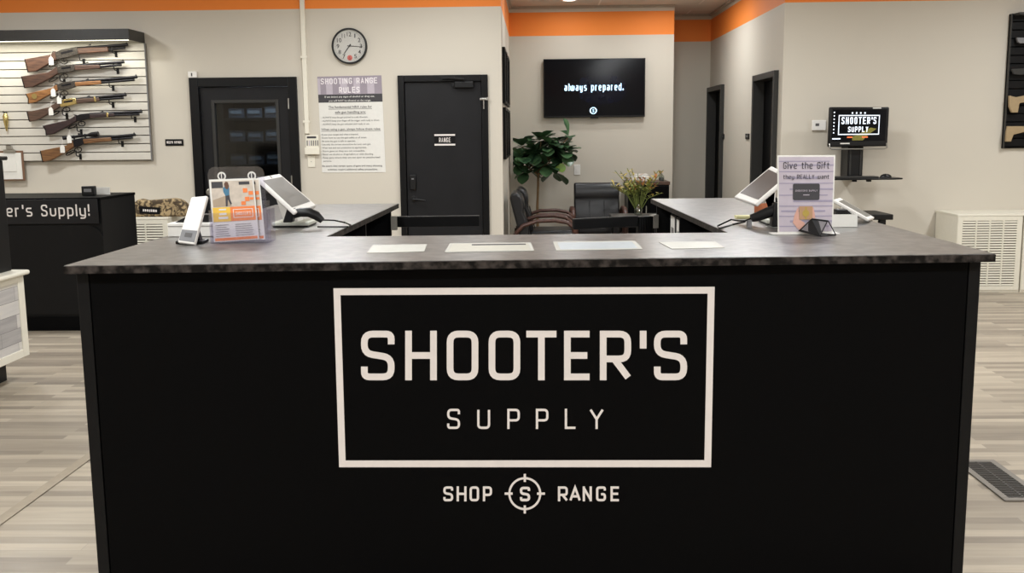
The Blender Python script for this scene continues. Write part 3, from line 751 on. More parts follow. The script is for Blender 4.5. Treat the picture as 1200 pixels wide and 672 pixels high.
ys2 = 4.05
hR = PY(906, 247, ys2)
scanner([P(908, 246, ys2), P(898, 250, ys2), P(888, 254, ys2), P(880, 256, ys2)], [.022, .022, .02, .016],
        [(hR.x-.01, ys2-.025, TZ+.004), (hR.x+.05, ys2-.025, TZ+.004), (hR.x+.04, ys2-.025, TZ+.1), (hR.x+.0, ys2-.025, TZ+.1)],
        [P(880, 256, ys2), P(873, 259, ys2), P(866, 259, ys2), P(857, 257.5, ys2), PZ(841, 265, TZ+.004), PZ(843, 268, TZ+.004), PZ(858, 263.5, TZ+.004), P(873, 260, ys2)], 'black barcode scanner on a grey prop beside the right register tablet',
        stand=(PY(876, 260, ys2).x, PY(880, 260, ys2).x, ys2-.02, ys2+.02, TZ+.001, PY(877, 258, ys2).z))
q = PZ(870, 256, TZ)
nt_ = thing('sticky_notes', (q.x, q.y, TZ), 'pale yellow note pad beside the right scanner', 'note pad')
part('pad', mat('pale_yellow_paper', (226, 220, 170), .7), nt_, (q.x-.03, q.x+.035, q.y-.03, q.y+.03, TZ+.001, TZ+.012))
q = PY(891, 246, 4.75); zz = PZ(891, 247, TZ)
jr = thing('pen_cup', (PY(892, 246, 4.6).x, 4.6, TZ), 'small orange-brown cup on the worktop under the right register tablet', 'cup')
MB().lathe([(.026, .001), (.03, .01), (.032, .06), (.028, .06), (.025, .012)], (PY(892, 246, 4.6).x, 4.6, TZ), 18, cap=False).build('cup', mat('terracotta', (176, 104, 68), .5), jr, smooth=True)
MB().lathe([(.02, .012), (.02, .062), (.016, .085), (.01, .095)], (PY(892, 246, 4.6).x, 4.6, TZ), 16).build('stopper', M_steel, jr, smooth=True)

# ------------------------------------------------------------------ gift sign and its neighbours
gy = PZ(943, 275, TZ).y
gs = thing('gift_sign', (PY(943, 275, gy).x, gy, TZ), 'upright lilac sign reading Give the Gift on the right worktop', 'sign')
c = [PY(911, 182.3, gy+.012), PY(979, 182, gy+.012), PY(976, 273.5, gy), PY(911.5, 273.5, gy)]
c[2].z = c[3].z = TZ+.004
pl = Plane(*c)
mb = MB(); pl.slab(mb, 0, 0, 1, 1, 0, .004); mb.build('board', M_paper, gs, bev=.001)
mb = MB(); pl.slab(mb, .025, .02, .975, .975, .0008); mb.build('backdrop', M_lilac, gs)
mb = MB()
for k, (v, h) in enumerate([(.07, .012), (.115, .02), (.20, .012), (.27, .03), (.35, .012), (.42, .022), (.5, .014), (.57, .026), (.64, .014), (.7, .024), (.77, .014), (.83, .028), (.9, .014)]):
    u0 = .025 if k % 2 == 0 else .03+.25*random.random(); pl.slab(mb, u0, v, .975 if k % 3 else .975-.3*random.random(), v+h, .0013)
mb.build('backdrop_bands', mat('print_mid_lilac', (152, 145, 164), .6), gs)
mb = MB(); plane_line(mb, pl, 'Give the Gift', .1, .9, .17, .085, .0024, .0022); plane_line(mb, pl, 'they REALLY want', .1, .9, .3, .245, .0016, .0022); mb.build('lettering', M_ink, gs)
gc = MB(); pts = []
for (cu, cv, a0_) in ((.71, .38, -90), (.71, .55, 0), (.3, .55, 90), (.3, .38, 180)):
    for k in range(5): a = math.radians(a0_+k*22.5); pts.append((cu+.03*math.cos(a), cv+.02*math.sin(a)))
pl.poly(gc, pts, .0024, .0014); gcard = gc.build('gift_card_print', M_ink, gs)
mb = MB(); plane_line(mb, pl, "SHOOTER'S SUPPLY", .31, .7, .462, .44, .0009, .003); pl.slab(mb, .45, .5, .56, .51, .003); mb.build('card_lettering', M_lilac, gcard)
mb = MB()
pl.poly(mb, [(.27, .86), (.30, .76), (.35, .68), (.37, .66), (.385, .82), (.48, .86), (.5, .95), (.42, .965), (.35, .93)], .0022, .001); mb.build('hand_print', M_skin, gs)
mb = MB(); pl.poly(mb, [(.68, .84), (.66, .74), (.635, .67), (.615, .66), (.6, .82), (.52, .86), (.502, .95), (.58, .955), (.64, .91)], .0021, .001); mb.build('hand_print', M_skin, gs)
mb = MB(); pl.slab(mb, .385, .65, .62, .82, .003, .001); bxp = mb.build('gift_box_print', M_kraft, gs)
mb = MB(); disc(pl, mb, .5, .74, .06, d=.0038); pl.slab(mb, .49, .66, .515, .82, .0036); mb.build('bow_print', M_gold, bxp)
mb = MB(); x0, x1 = PY(905, 272, gy).x, PY(984, 272, gy).x
mb.box(x0, x1, gy-.004, gy+.06, TZ+.0008, TZ+.0035); mb.build('stand_foot', M_white, gs)
# business card holder
ky = PZ(955, 276, TZ).y; kx0, kx1 = PY(938, 272, ky).x, PY(964, 277, ky).x
kh = thing('card_holder', ((kx0+kx1)/2, ky, TZ), 'small black tent-shaped card holder in front of the gift sign', 'card holder')
kb = gy-.012; a = [PY(936, 270.5, kb), PZ(961.5, 277, TZ+.003)]; ap = [PY(951, 256.5, kb), PY(970.5, 259, kb)]
plk = Plane(ap[0], ap[1], a[1], a[0])
mb = MB(); plk.slab(mb, 0, 0, 1, 1, 0, .003); bd = mb.build('front_leaf', M_tip, kh)
mb = MB(); plk.slab(mb, .06, .08, .94, .9, .001, .0008); crd = mb.build('card', mat('charcoal_card', (98, 93, 95), .5), kh)
mb = MB(); plane_line(mb, plk, "SHOOTER'S", .2, .8, .62, .45, .0014, .0016); mb.build('lettering', M_vinyl, crd)
bb = PZ(979.5, 275.5, TZ+.003); ba = PY(962, 274, kb)
mb = MB(); mb.tube([ap[1], bb, a[1]], .0022, 6); mb.tube([ap[0], ba], .0022, 6); mb.tube([bb, ba], .0022, 6); mb.tube([ap[0], ap[1]], .0025, 6); mb.tube([a[0], a[1]], .0022, 6); mb.build('wire_frame', M_tip, kh)
# white box, phone and reclining display to the right
wy = PZ(990, 266.5, TZ).y; wx0, wx1 = PY(972, 266, wy).x, PY(1004.5, 266, wy).x; wz = PY(990, 251.5, wy).z
wb = thing('white_box', ((wx0+wx1)/2, wy+.06, TZ), 'open white box on the worktop just right of the gift sign', 'box')
part('body', M_paper, wb, (wx0, wx1, wy, wy+.1, TZ+.001, TZ+.004), (wx0, wx1, wy, wy+.003, TZ+.004, wz), (wx0, wx1, wy+.097, wy+.1, TZ+.004, wz), (wx0, wx0+.003, wy+.003, wy+.097, TZ+.004, wz), (wx1-.003, wx1, wy+.003, wy+.097, TZ+.004, wz))
ph = thing('receipt_printer', (PY(985, 250, wy+.05).x, wy+.05, TZ), 'black handset resting in the open white box', 'handset')
x0, x1 = PY(977, 248, wy+.05).x, PY(996, 248, wy+.05).x; z1 = PY(985, 245, wy+.05).z
MB().prism([(x0, wy+.02, TZ+.005), (x1, wy+.02, TZ+.005), (x1, wy+.02, wz), (x1-.02, wy+.02, z1), (x0, wy+.02, z1)], (0, .05, 0)).build('body', M_tip, ph, bev=.004)
ph.name = 'handset'
ty = wy+.16
cd = thing('customer_display', (PY(1000, 255, ty).x, ty, TZ), 'white tilted customer display sloping down behind the white box', 'display')
c = [PY(977, 233.5, ty), PY(984, 231.5, ty+.2), PY(1025, 255, ty+.2), PY(1019, 257, ty)]
plc = Plane(*c); plc.n = plc.n if plc.n.z > 0 else -plc.n
mb = MB(); plc.slab(mb, 0, 0, 1, 1, 0, .014); mb.build('panel', M_white, cd, bev=.004)
mb = MB(); plc.slab(mb, .1, .12, .9, .9, .001, .001); mb.build('screen', M_tabscreen, cd)
m = plc.at(.5, .35, -.015); mb = MB(); mb.prism([(m.x-.05, m.y-.03, TZ+.001), (m.x+.03, m.y-.03, TZ+.001), (m.x+.03, m.y-.03, m.z-.012), (m.x-.01, m.y-.03, m.z+.012)], (0, .06, 0)); mb.build('stand', M_white, cd)
# black bench table beyond the counter
yb0, yb1 = 8.5, 8.95
tx1 = PY(1047, 255, yb0).x; tx0 = tx1-.75; tz = PY(1047, 251.5, yb0).z
bt = thing('bench_table', ((tx0+tx1)/2, (yb0+yb1)/2, 0), 'low black table standing beyond the right end of the counter', 'table')
part('top', M_tip, bt, (tx0, tx1, yb0, yb1, tz-.045, tz), bev=.006)
for x in (tx0+.06, tx1-.1):
    for y in (yb0+.03, yb1-.08): part('leg', M_tip, bt, (x, x+.05, y, y+.05, .001, tz-.046))
part('back_panel', M_black2, bt, (tx0+.115, tx1-.105, yb1-.06, yb1-.045, .15, tz-.046))

# ================================================================== LEFT SIDE: DISPLAY CABINET, DESK
ye = 6.1; yn = 4.9
X0 = PY(35, 416, ye).x; zb0 = PY(35, 416, ye).z; zs0 = PY(26, 322, ye).z; xc = PY(12.5, 300, ye-.03).x
dc = thing('display_cabinet', (X0-.3, (ye+yn)/2, 0), 'white framed display cabinet with grey plank side at the left edge', 'display cabinet')
part('base', M_black2, dc, (X0-.6, X0-.14, yn, ye-.03, .001, zb0))
mb = MB(); mb.box(X0-.62, X0-.012, yn, ye-.012, zb0+.001, zs0); mb.build('body', M_cream, dc)
part('plank_panel', M_plankpanel, dc, (X0-.0118, X0-.006, yn+.05, ye-.07, zb0+.05, zs0-.04))
part('frame', M_cream, dc, (X0-.011, X0, yn, yn+.05, zb0+.001, zs0), (X0-.011, X0, ye-.07, ye, zb0+.001, zs0), (X0-.011, X0, yn+.05, ye-.07, zb0+.001, zb0+.05), (X0-.011, X0, yn+.05, ye-.07, zs0-.04, zs0), (X0-.62, X0-.011, ye-.0119, ye, zb0+.001, zs0), bev=.003)
part('sill', M_cream, dc, (X0-.64, X0+.035, yn-.02, ye+.02, zs0+.001, zs0+.03), bev=.012)
part('upper_case', M_black2, dc, (X0-.6, xc, yn+.02, ye-.03, zs0+.031, PY(5, 188, ye).z), bev=.004)
zt = PY(5, 188, ye).z
part('cap', M_tip, dc, (X0-.62, PY(10, 186, ye).x, yn, ye-.005, zt+.001, zt+.025), bev=.008)

fy, bx1 = 7.67, -3.31
dz = PY(117, 231.5, fy).z
dk = thing('welcome_desk', (-4.1, 8.0, 0), 'black reception desk with the white Supply! lettering, left of the counter', 'desk')
X_0 = -4.75
part('body', M_black2, dk, (X_0, bx1, fy+.012, 8.34, .1, dz-.022))
part('kick_board', M_black, dk, (X_0, bx1-.002, fy, 8.3, .001, .112), bev=.003)
part('top', M_black, dk, (X_0-.01, bx1+.004, fy-.006, 8.35, dz-.0215, dz), bev=.003)
s0 = PY(0, 262, fy).z; zs = PY(115, 262, fy).z; xs1 = PY(115, 240, fy).x
sp_ = part('sign_board', mat('charcoal_sign', (28, 28, 30), .4, spec=.2), dk, (X_0+.05, xs1, fy-.012, fy-.0065, zs, dz-.012), bev=.002)
pl = Plane((X_0+.05, fy-.012, dz-.012), (xs1, fy-.012, dz-.012), (xs1, fy-.012, zs), (X_0+.05, fy-.012, zs))
t0, t1, tb_, tc_ = PY(9, 254, fy), PY(106, 252, fy), PY(60, 253.6, fy), PY(60, 239.8, fy)
uu = lambda X: (X-(X_0+.05))/(xs1-X_0-.05); vv = lambda Z: (dz-.012-Z)/(dz-.012-zs)
full = "Shooter's Supply!"; wd = lambda s_: sum(NARROW.get(c_, .56) for c_ in s_)+.2*(len(s_)-1)
span = t1.x-t0.x; kx = span/wd("er's Supply!"); xst = t1.x-kx*wd(full)
mb = MB(); plane_line(mb, pl, full, uu(xst), uu(t1.x), vv(tb_.z), vv(tc_.z), .011, .0016); mb.build('lettering', M_vinyl, sp_)
# rounded lower panel
mb = MB(); pz = zs-.012; r_ = .12; pts = [(X_0+.05, fy, .13), (xs1+.02, fy, .13)]+[(xs1+.02-r_+r_*math.cos(a), fy, pz-r_+r_*math.sin(a)) for a in [math.pi/2*k/8 for k in range(9)]]+[(X_0+.05, fy, pz)]
mb.prism(pts, (0, .011, 0)); mb.build('front_panel', M_black2, dk)
q = PY(105, 229, fy+.25)
ho = thing('desk_card_box', (q.x, fy+.25, dz), 'small black card box on the desk top', 'card box')
part('box', M_tip, ho, (q.x-.05, q.x+.05, fy+.22, fy+.27, dz+.001, dz+.075), bev=.006)
part('label', M_grey, ho, (q.x-.03, q.x+.03, fy+.2185, fy+.2195, dz+.03, dz+.055))
q = PY(121, 228, fy+.35); cA = thing('white_notepad', (q.x, fy+.35, dz), 'white notepad standing on the desk beside the black card box', 'notepad')
part('pad', M_paper, cA, (q.x-.055, q.x+.055, fy+.345, fy+.355, dz+.001, dz+.06)); part('backing', M_clip, cA, (q.x-.055, q.x+.055, fy+.3555, fy+.358, dz+.001, dz+.06))

# ================================================================== SLATWALL AND RIFLES
YS = YF-.05
def slatwall(x0, x1, z0, z1, pitch, m, mg, label, name='slatwall_panel', face_y=YS-.001):
    o = thing(name, ((x0+x1)/2, YF, z0), label, 'wall panel')
    part('backing', mg, o, (x0, x1, face_y+.022, YF-.001, z0, z1))
    mb = MB(); z = z1
    while z > z0+.01:
        zb = max(z0, z-pitch+.009); mb.box(x0, x1-.006, face_y, face_y+.021, zb, z, .002); z -= pitch
    mb.build('slats', m, o)
    part('edge_trim', M_grey, o, (x1-.0055, x1, face_y-.002, face_y+.0215, z0, z1))
    return o
sxr = PY(173, 110, YS).x; zt_, zb_ = PY(151, 46.5, 9.42).z-.003, PY(120, 189, YS).z
slatwall(-5.6, sxr, zb_, zt_, .0785, M_slat, M_groove, 'pale grey slatwall panel carrying the six rifles', face_y=YS)
vz1, vz0 = PY(151, 33.5, 9.42).z, PY(151, 46.5, 9.42).z
vx1 = PY(151, 40, 9.42).x
va = thing('light_valance', (-4.5, 9.5, vz0), 'long charcoal light valance over the rifle slatwall', 'light')
part('housing', M_greyframe, va, (-5.6, vx1, 9.42, 9.44, vz0, vz1), (vx1-.02, vx1, 9.4405, YF-.001, vz0, vz1), (-5.6, vx1-.0205, 9.4405, YF-.001, vz1-.02, vz1), bev=.003)
part('light_tube', M_led, va, (-5.55, vx1-.05, 9.5, 9.54, vz0+.005, vz0+.04))
la = area(-4.6, 9.52, vz0-.005, 1.8, 10, (1, .98, .86), 'RECTANGLE', .06); la.parent = va; la.location = Vector((-4.6, 9.52, vz0))-ORG[va]; la.data.name = 'valance_lamp'; la.name = 'valance_lamp'

YG = YS-.055                                     # plane the rifles hang in
def G(p): v = PY(p[0], p[1], YG); return Vector((v.x, YG, v.z))
def rifle(name_label, butt, wrist, rec, fore, muz, stockm, recm, forem, th=(5.2, 8.5, 6.2), lever=True, scope=None, band=None, emblem=None, sights=True, curved=False):
    """butt=(top,bottom) wrist=centre rec=(rear,front) centres, fore=end centre, muz; th = half heights px*2: wrist, receiver, forend"""
    o = thing('rifle', G(rec[0]), name_label, 'rifle', 'rifles on the slatwall')
    px = 9.7/F
    r0, r1, f1, m1, w0 = G(rec[0]), G(rec[1]), G(fore), G(muz), G(wrist)
    ax = (m1-r0).normalized(); up = Vector((0, 1, 0)).cross(ax); up = -up if up.z < 0 else up
    hw, hr, hf = (t*px/2 for t in th)
    def ext(pts, t, nm, m, par, bev=.006):
        mb = MB(); mb.prism([p+Vector((0, -t/2, 0)) for p in pts], (0, t, 0)); return mb.build(nm, m, par, bev=bev)
    b0_, b1_ = G(butt[0]), G(butt[1])
    mid = (b0_+b1_)/2+(ax*.012 if curved else Vector())
    sd = (w0-(b0_+b1_)/2).normalized(); su = Vector((0, 1, 0)).cross(sd); su = -su if su.z < 0 else su
    ext([b0_, w0+su*hw, r0+up*hw*1.15, r0-up*hw*1.15, w0-su*hw, b1_.lerp(w0, .3)-su*hw*.9, b1_, mid], .036, 'stock', stockm, o, .007)
    ext([b0_-sd*.006, b0_, mid, b1_, b1_-sd*.006, mid-sd*.006], .037, 'butt_plate', M_gun, o, .001)
    rc = ext([r0-up*hr, r0+up*hr*.7, r0.lerp(r1, .3)+up*hr*1.05, r1+up*hr*.9, r1-up*hr*.8, r0.lerp(r1, .5)-up*hr*1.05], .032, 'receiver', recm, o, .004)
    ext([r0.lerp(r1, .25)+up*hr*.45, r0.lerp(r1, .8)+up*hr*.5, r0.lerp(r1, .8)-up*hr*.05, r0.lerp(r1, .25)-up*hr*.05], .034, 'side_plate', M_gun, rc, .001)
    ext([r1+up*hf*.8, f1+up*hf*.55, f1-up*hf*.95, r1-up*hf*1.05], .034, 'forend', forem, o, .008)
    MB().tube([r1+up*hf*.7, m1+up*.002], .0135, 12).build('barrel', M_gun, o, smooth=True)
    MB().tube([f1-up*hf*.3, m1-ax*.03-up*.021], .0115, 10).build('magazine_tube', M_gun, o, smooth=True)
    if sights:
        ext([m1-ax*.02+up*.01, m1-ax*.008+up*.03, m1-ax*.002+up*.01], .006, 'front_sight', M_gun, o, .001)
        ext([r1+ax*.1+up*hf*1.1, r1+ax*.13+up*(hf*1.1+.012), r1+ax*.135+up*hf*1.1], .008, 'rear_sight', M_gun, o, .001)
    ext([r0+up*hr*.6-ax*.012, r0+up*(hr*.6+.022)-ax*.028, r0+up*(hr*.6+.012)+ax*.006, r0+up*hr*.7+ax*.012], .01, 'hammer', M_gun, o, .002)
    if lever:
        c_ = r0.lerp(r1, .3)-up*(hr+.03); pts = []
        for k in range(12):
            a = math.pi*2*k/12; pts.append(c_+ax*.034*math.cos(a)+up*.022*math.sin(a))
        lv = MB(); lv.tube(pts, .005, 6, closed=True)
        c2 = w0.lerp(r0, .55)-up*(hr+.03)-ax*.02
        pts = [c2+ax*.045*math.cos(math.pi*2*k/12)+up*.014*math.cos(math.pi*2*k/12)+up*.012*math.sin(math.pi*2*k/12) for k in range(12)]
        lv.tube(pts, .005, 6, closed=True); lv.build('lever_loop', recm if recm != M_brass else M_gun, o, smooth=True)
        MB().tube([c_+up*.03, c_+up*.005-ax*.005, c_-up*.01+ax*.004], .003, 6).build('trigger', M_gun, o)
    if band: q_ = r1.lerp(f1, band); ext([q_-ax*.009+up*hf*.8, q_+ax*.009+up*hf*.8, q_+ax*.009-up*hf, q_-ax*.009-up*hf], .037, 'barrel_band', M_brass, o, .002)
    if emblem: e_ = G(emblem); MB().lathe([(.026, 0), (.026, -.003)], (e_.x, YG-.0185, e_.z), axis='y').build('medallion', M_brass, o)
    if scope:
        s0_, s1_ = G(scope[0]), G(scope[1]); L_ = s1_-s0_
        sc_ = MB().tube([s0_, s0_+L_*.12, s0_+L_*.16, s0_+L_*.7, s0_+L_*.8, s1_], [.019, .018, .0125, .0125, .023, .024], 14).build('scope', M_gun, o, smooth=True)
        mb = MB()
        for t_ in (.3, .62): q_ = s0_+L_*t_; mb.tube([q_, q_-up*.045], .008, 8); mb.tube([q_-ax*.008, q_+ax*.008], .016, 12)
        mb.tube([s0_+L_*.46, s0_+L_*.46+up*.028], .01, 8); mb.build('mounts', M_gun, sc_)
    return o, ax, up
RIF = [
 dict(lab='walnut lever rifle with grey patterned receiver, topmost on the slatwall', butt=((30.1, 69.4), (34, 84.9)), wrist=(60, 68.6), rec=((66, 65), (91.5, 59.5)), fore=(127, 57), muz=(149.8, 52.7), sm=M_w1, rm=M_gunc, fm=M_w1, hooks=((133, 57), (95, 66)), tags=((61.5, 71), ), th=(8.5, 9.5, 7.5)),
 dict(lab='dark walnut lever rifle with grey receiver, second from the top', butt=((26.2, 89.6), (30.1, 103.3)), wrist=(58, 88.5), rec=((68, 82), (88, 79.3)), fore=(117.5, 77.5), muz=(145.6, 73), sm=M_w2, rm=M_gunc, fm=M_w2, hooks=((135, 77), (72, 90)), tags=(), th=(7.5, 8.5, 6.5)),
 dict(lab='long honey stocked lever rifle with a round gold emblem, third from the top', butt=((31.3, 110), (34.3, 121.8)), wrist=(61, 106.5), rec=((68, 102.5), (88.5, 98.5)), fore=(119, 96), muz=(160.8, 90.5), sm=M_w3, rm=M_gunc, fm=M_w3, hooks=((129.5, 97), (72, 110)), tags=((64, 108), ), emblem=(41.5, 113), th=(6, 8.5, 5.5), curved=True),
 dict(lab='lever rifle with shiny brass receiver, fourth from the top', butt=((32.7, 131.3), (35.7, 142.7)), wrist=(59, 129), rec=((70.7, 121.5), (90, 118.5)), fore=(117, 115.8), muz=(148, 111.5), sm=M_w4, rm=M_brass, fm=M_w4, hooks=((129.5, 117), (75, 130)), tags=((71, 116.5), (61.3, 130)), band=.82, th=(6.5, 8, 6)),
 dict(lab='dark rosewood lever rifle with a brass barrel band, fifth from the top', butt=((51.3, 147.3), (55.3, 158.7)), wrist=(82, 143.5), rec=((90, 138.5), (105.5, 136)), fore=(134.7, 134), muz=(166.5, 131.2), sm=M_w5, rm=M_gun, fm=M_w5, hooks=((155.5, 134), (92, 149)), tags=(), band=.72, th=(6, 7, 5.5), curved=True),
 dict(lab='oak stocked rifle with a black scope, lowest on the slatwall', butt=((48.3, 176.7), (51.3, 190)), wrist=(79, 174), rec=((86.7, 168.5), (98, 165.5)), fore=(131, 162.5), muz=(158.7, 158.3), sm=M_w6, rm=M_gun, fm=M_w6, hooks=((140.5, 163), (91, 178)), tags=((82.7, 162.5), (74.8, 174)), scope=((74, 162), (115.3, 157)), th=(6.5, 8.5, 6)),
]
rn = ['topmost', 'second', 'gold emblem', 'brass receiver', 'brass banded', 'scoped']
for i, R in enumerate(RIF):
    o, ax, up = rifle(R['lab'], R['butt'], R['wrist'], R['rec'], R['fore'], R['muz'], R['sm'], R['rm'], R['fm'], R['th'], scope=R.get('scope'), band=R.get('band'), emblem=R.get('emblem'), curved=R.get('curved', False))
    for k, hp in enumerate(R['hooks']):
        h = G(hp); z1 = h.z
        hk = thing('display_hook', (h.x, YS, z1), 'black hook under the %s of the %s rifle' % (('barrel', 'grip')[k], rn[i]), 'hook', 'rifle hooks on the slatwall')
        MB().tube([(h.x, YS-.006, z1-.045), (h.x, YS-.075, z1-.04), (h.x, YS-.09, z1-.03), (h.x, YS-.09, z1+.012)], .005, 8).build('peg', M_tip, hk)
        part('back_plate', M_tip, hk, (h.x-.012, h.x+.012, YS-.005, YS-.001, z1-.075, z1-.02))
    for k, tp in enumerate(R['tags']):
        c_ = G(tp); yy = YG-.03
        tg = thing('price_tag', (c_.x, yy, c_.z), 'white price tag hanging %s the %s rifle' % ('in front of the receiver of' if i in (3, 5) and k == 0 else 'at the wrist of', rn[i]), 'tag', 'price tags on the rifles')
        w_, h_ = .022, .032
        MB().prism([(c_.x-w_, yy, c_.z-h_-.01), (c_.x+w_, yy, c_.z-h_-.01), (c_.x+w_, yy, c_.z+h_*.4), (c_.x+w_*.4, yy, c_.z+h_), (c_.x-w_*.4, yy, c_.z+h_), (c_.x-w_, yy, c_.z+h_*.4)], (0, .002, 0)).build('card', M_paper, tg)
        MB().tube([(c_.x, yy+.001, c_.z+h_*.8), (c_.x+.003, yy, c_.z+h_+.02), (c_.x+.01, yy+.004, c_.z+h_+.05)], .0015, 5).build('string', M_vinyl, tg)
# clipboard and brass piece at the left
c0_, c1_ = PY(-4, 177, YS-.03), PY(28.5, 212, YS-.03)
cb = thing('clipboard', ((c0_.x+c1_.x)/2, YS-.03, c1_.z), 'brown clipboard with white papers hanging at the foot of the slatwall', 'clipboard')
part('board', M_clip, cb, (c0_.x, c1_.x, YS-.012, YS-.006, c1_.z, c0_.z), bev=.002)
part('papers', M_paper, cb, (c0_.x+.01, c1_.x-.02, YS-.02, YS-.0125, c1_.z+.015, c0_.z-.02))
part('folded_sheet', M_paper, cb, (c0_.x+.02, c1_.x-.07, YS-.026, YS-.0205, c1_.z+.09, c0_.z-.03))
q = PY(11, 176, YS-.03)
MB().box(q.x-.06, q.x+.06, YS-.036, YS-.0265, q.z-.025, q.z+.005, .004).box(q.x-.03, q.x+.03, YS-.034, YS-.0265, q.z+.005, q.z+.045, .006).build('clip', M_steel, cb)
q = PY(6.5, 134, YS-.03)
br_ = thing('brass_game_call', (q.x, YS-.03, q.z-.1), 'small brass piece hanging from a peg at the left of the slatwall', 'ornament')
MB().lathe([(.006, -.16), (.012, -.12), (.022, -.07), (.026, -.02), (.018, 0), (.01, .01)], (q.x, YS-.035, q.z), 14).build('body', M_brass, br_, smooth=True)
MB().tube([(q.x, YS-.002, q.z+.02), (q.x, YS-.07, q.z+.016), (q.x, YS-.07, q.z+.03)], .006, 8).build('peg', M_tip, br_)
br_.name = 'brass_ornament'

# ================================================================== FRONT WALL FITTINGS
YW = YF-.001
# clock
q = PY(410, 54.2, YF); rr = 20.3*YF/F
ck = thing('wall_clock', (q.x, YF, q.z), 'round white wall clock with black rim above the rules poster', 'clock')
MB().lathe([(rr, 0), (rr, -.035), (rr-.004, -.042), (rr-.014, -.042), (rr-.017, -.03), (rr-.017, -.02)], (q.x, YW, q.z), 48, 'y', cap=False).build('rim', M_tip, ck, smooth=True)
MB().lathe([(rr-.016, 0), (rr-.016, -.02)], (q.x, YW-.001, q.z), 48, 'y').build('dial', M_paper, ck)
rf = rr-.02; fc = Plane((q.x-rf, YW-.021, q.z+rf), (q.x+rf, YW-.021, q.z+rf), (q.x+rf, YW-.021, q.z-rf), (q.x-rf, YW-.021, q.z-rf))
for k in range(1, 13):
    a = math.radians(90-30*k); u, v = .5+.37*math.cos(a), .5-.37*math.sin(a); wv = {1: .017, 10: .075, 11: .05, 12: .07}.get(k, .043)
    if k == 6:
        mb = MB(); disc(fc, mb, u, v, .085, d=.0008); mb.build('red_patch', M_red, ck)
    font_text('numeral', M_ink if k != 6 else mat('clock_red_ink', (190, 60, 60), .6), ck, fc, str(k), u-wv, u+wv, v+.065, v-.065, .0018, .01)
mb = MB()
for k in range(60):
    a = math.radians(6*k); r0_ = .455 if k % 5 else .44
    p = [(r0_, -.003), (.475, -.003), (.475, .003), (r0_, .003)]
    fc.poly(mb, [(.5+x*math.cos(a)-y*math.sin(a), .5+x*math.sin(a)+y*math.cos(a)) for x, y in p], .0012)
mb.build('minute_marks', M_ink, ck)
def hand(nm, ang, ln, w_, d):
    a = math.radians(ang); mb = MB(); p = [(-.07, -w_), (ln, -w_*.5), (ln, w_*.5), (-.07, w_)]
    fc.poly(mb, [(.5+x*math.sin(a)+y*math.cos(a), .5-x*math.cos(a)+y*math.sin(a)) for x, y in p], d, .0012); return mb.build(nm, M_tip, ck)
hand('minute_hand', 94, .42, .013, .005); hand('hour_hand', 217, .3, .018, .0036)
MB().lathe([(.008, 0), (.008, -.008)], (q.x, YW-.021, q.z), 12, 'y').build('hub', M_tip, ck)
MB().lathe([(rr-.0172, 0), (rr-.0172, -.0015)], (q.x, YW-.03, q.z), 40, 'y').build('lens', clear('clock_lens', (250, 250, 250), .05), ck)

# rules poster
c = [PY(371.8, 89.9, YF-.004), PY(447, 88.3, YF-.004), PY(452, 202, YF-.004), PY(377.5, 202.5, YF-.004)]
po = thing('rules_poster', (c[3]+c[2])/2, 'tall white poster headed SHOOTING RANGE RULES', 'poster')
pl = Plane(*c); mb = MB(); pl.slab(mb, 0, 0, 1, 1, 0, .003); mb.build('sheet', M_paper, po)
vy = lambda y: (y-89.2)/113.2
mb = MB(); pl.slab(mb, 0, 0, 1, vy(110.3), .0008); mb.build('header', M_lilac2, po)
mb = MB()
for u0, u1 in ((.0, .04), (.13, .23), (.35, .46), (.56, .66), (.77, .88)): pl.slab(mb, u0, .02, u1, vy(110), .0013)
mb.build('header_stripes', M_lilac, po)
mb = MB(); pl.slab(mb, 0, vy(110.3), 1, vy(119.7), .0008); mb.build('black_band', M_ink, po)
mb = MB(); plane_line(mb, pl, 'SHOOTING RANGE', .05, .93, vy(98.2), vy(91.5), .0075, .0022); mb.build('title', mat('title_white', (236, 230, 232), .6, var=0), po); mb = MB(); plane_line(mb, pl, 'RULES', .33, .65, vy(108.6), vy(101.8), .0085, .0022); mb.build('title', mat('title_white', (236, 230, 232), .6, var=0), po)
def tline(txt, u0, u1, y, h, m, nm='small_print', bold=.01): return font_text(nm, m, po, pl, txt, u0, u1, vy(y+h/2), vy(y-h/2), .002, bold)
tline('If we detect any signs of alcohol or drug use,', .1, .88, 113, 2.0, M_paper); tline('you will NOT be allowed on the range.', .16, .82, 117.6, 2.0, M_paper)
tline('The fundamental NRA rules for', .15, .83, 125, 2.6, M_inkgrey, 'heading', .02); tline('safe gun handling are:', .25, .73, 131, 2.6, M_inkgrey, 'heading', .02)
mb = MB()
for u0, u1, y in ((.15, .83, 127.2), (.25, .73, 133.2), (.02, .95, 153)): pl.slab(mb, u0, vy(y), u1, vy(y+.5), .0018)
mb.build('underlines', M_inkgrey, po)
for t_, u1, y in (('ALWAYS keep the gun pointed in a safe direction.', .76, 137), ('ALWAYS keep your finger off the trigger until ready to shoot.', .94, 141), ('ALWAYS keep the gun unloaded until ready to use.', .78, 145)): tline('- '+t_, .03, u1, y, 1.9, M_inkgrey)
tline('When using a gun, always follow these rules:', .02, .95, 151, 2.4, M_inkgrey, 'heading', .015)
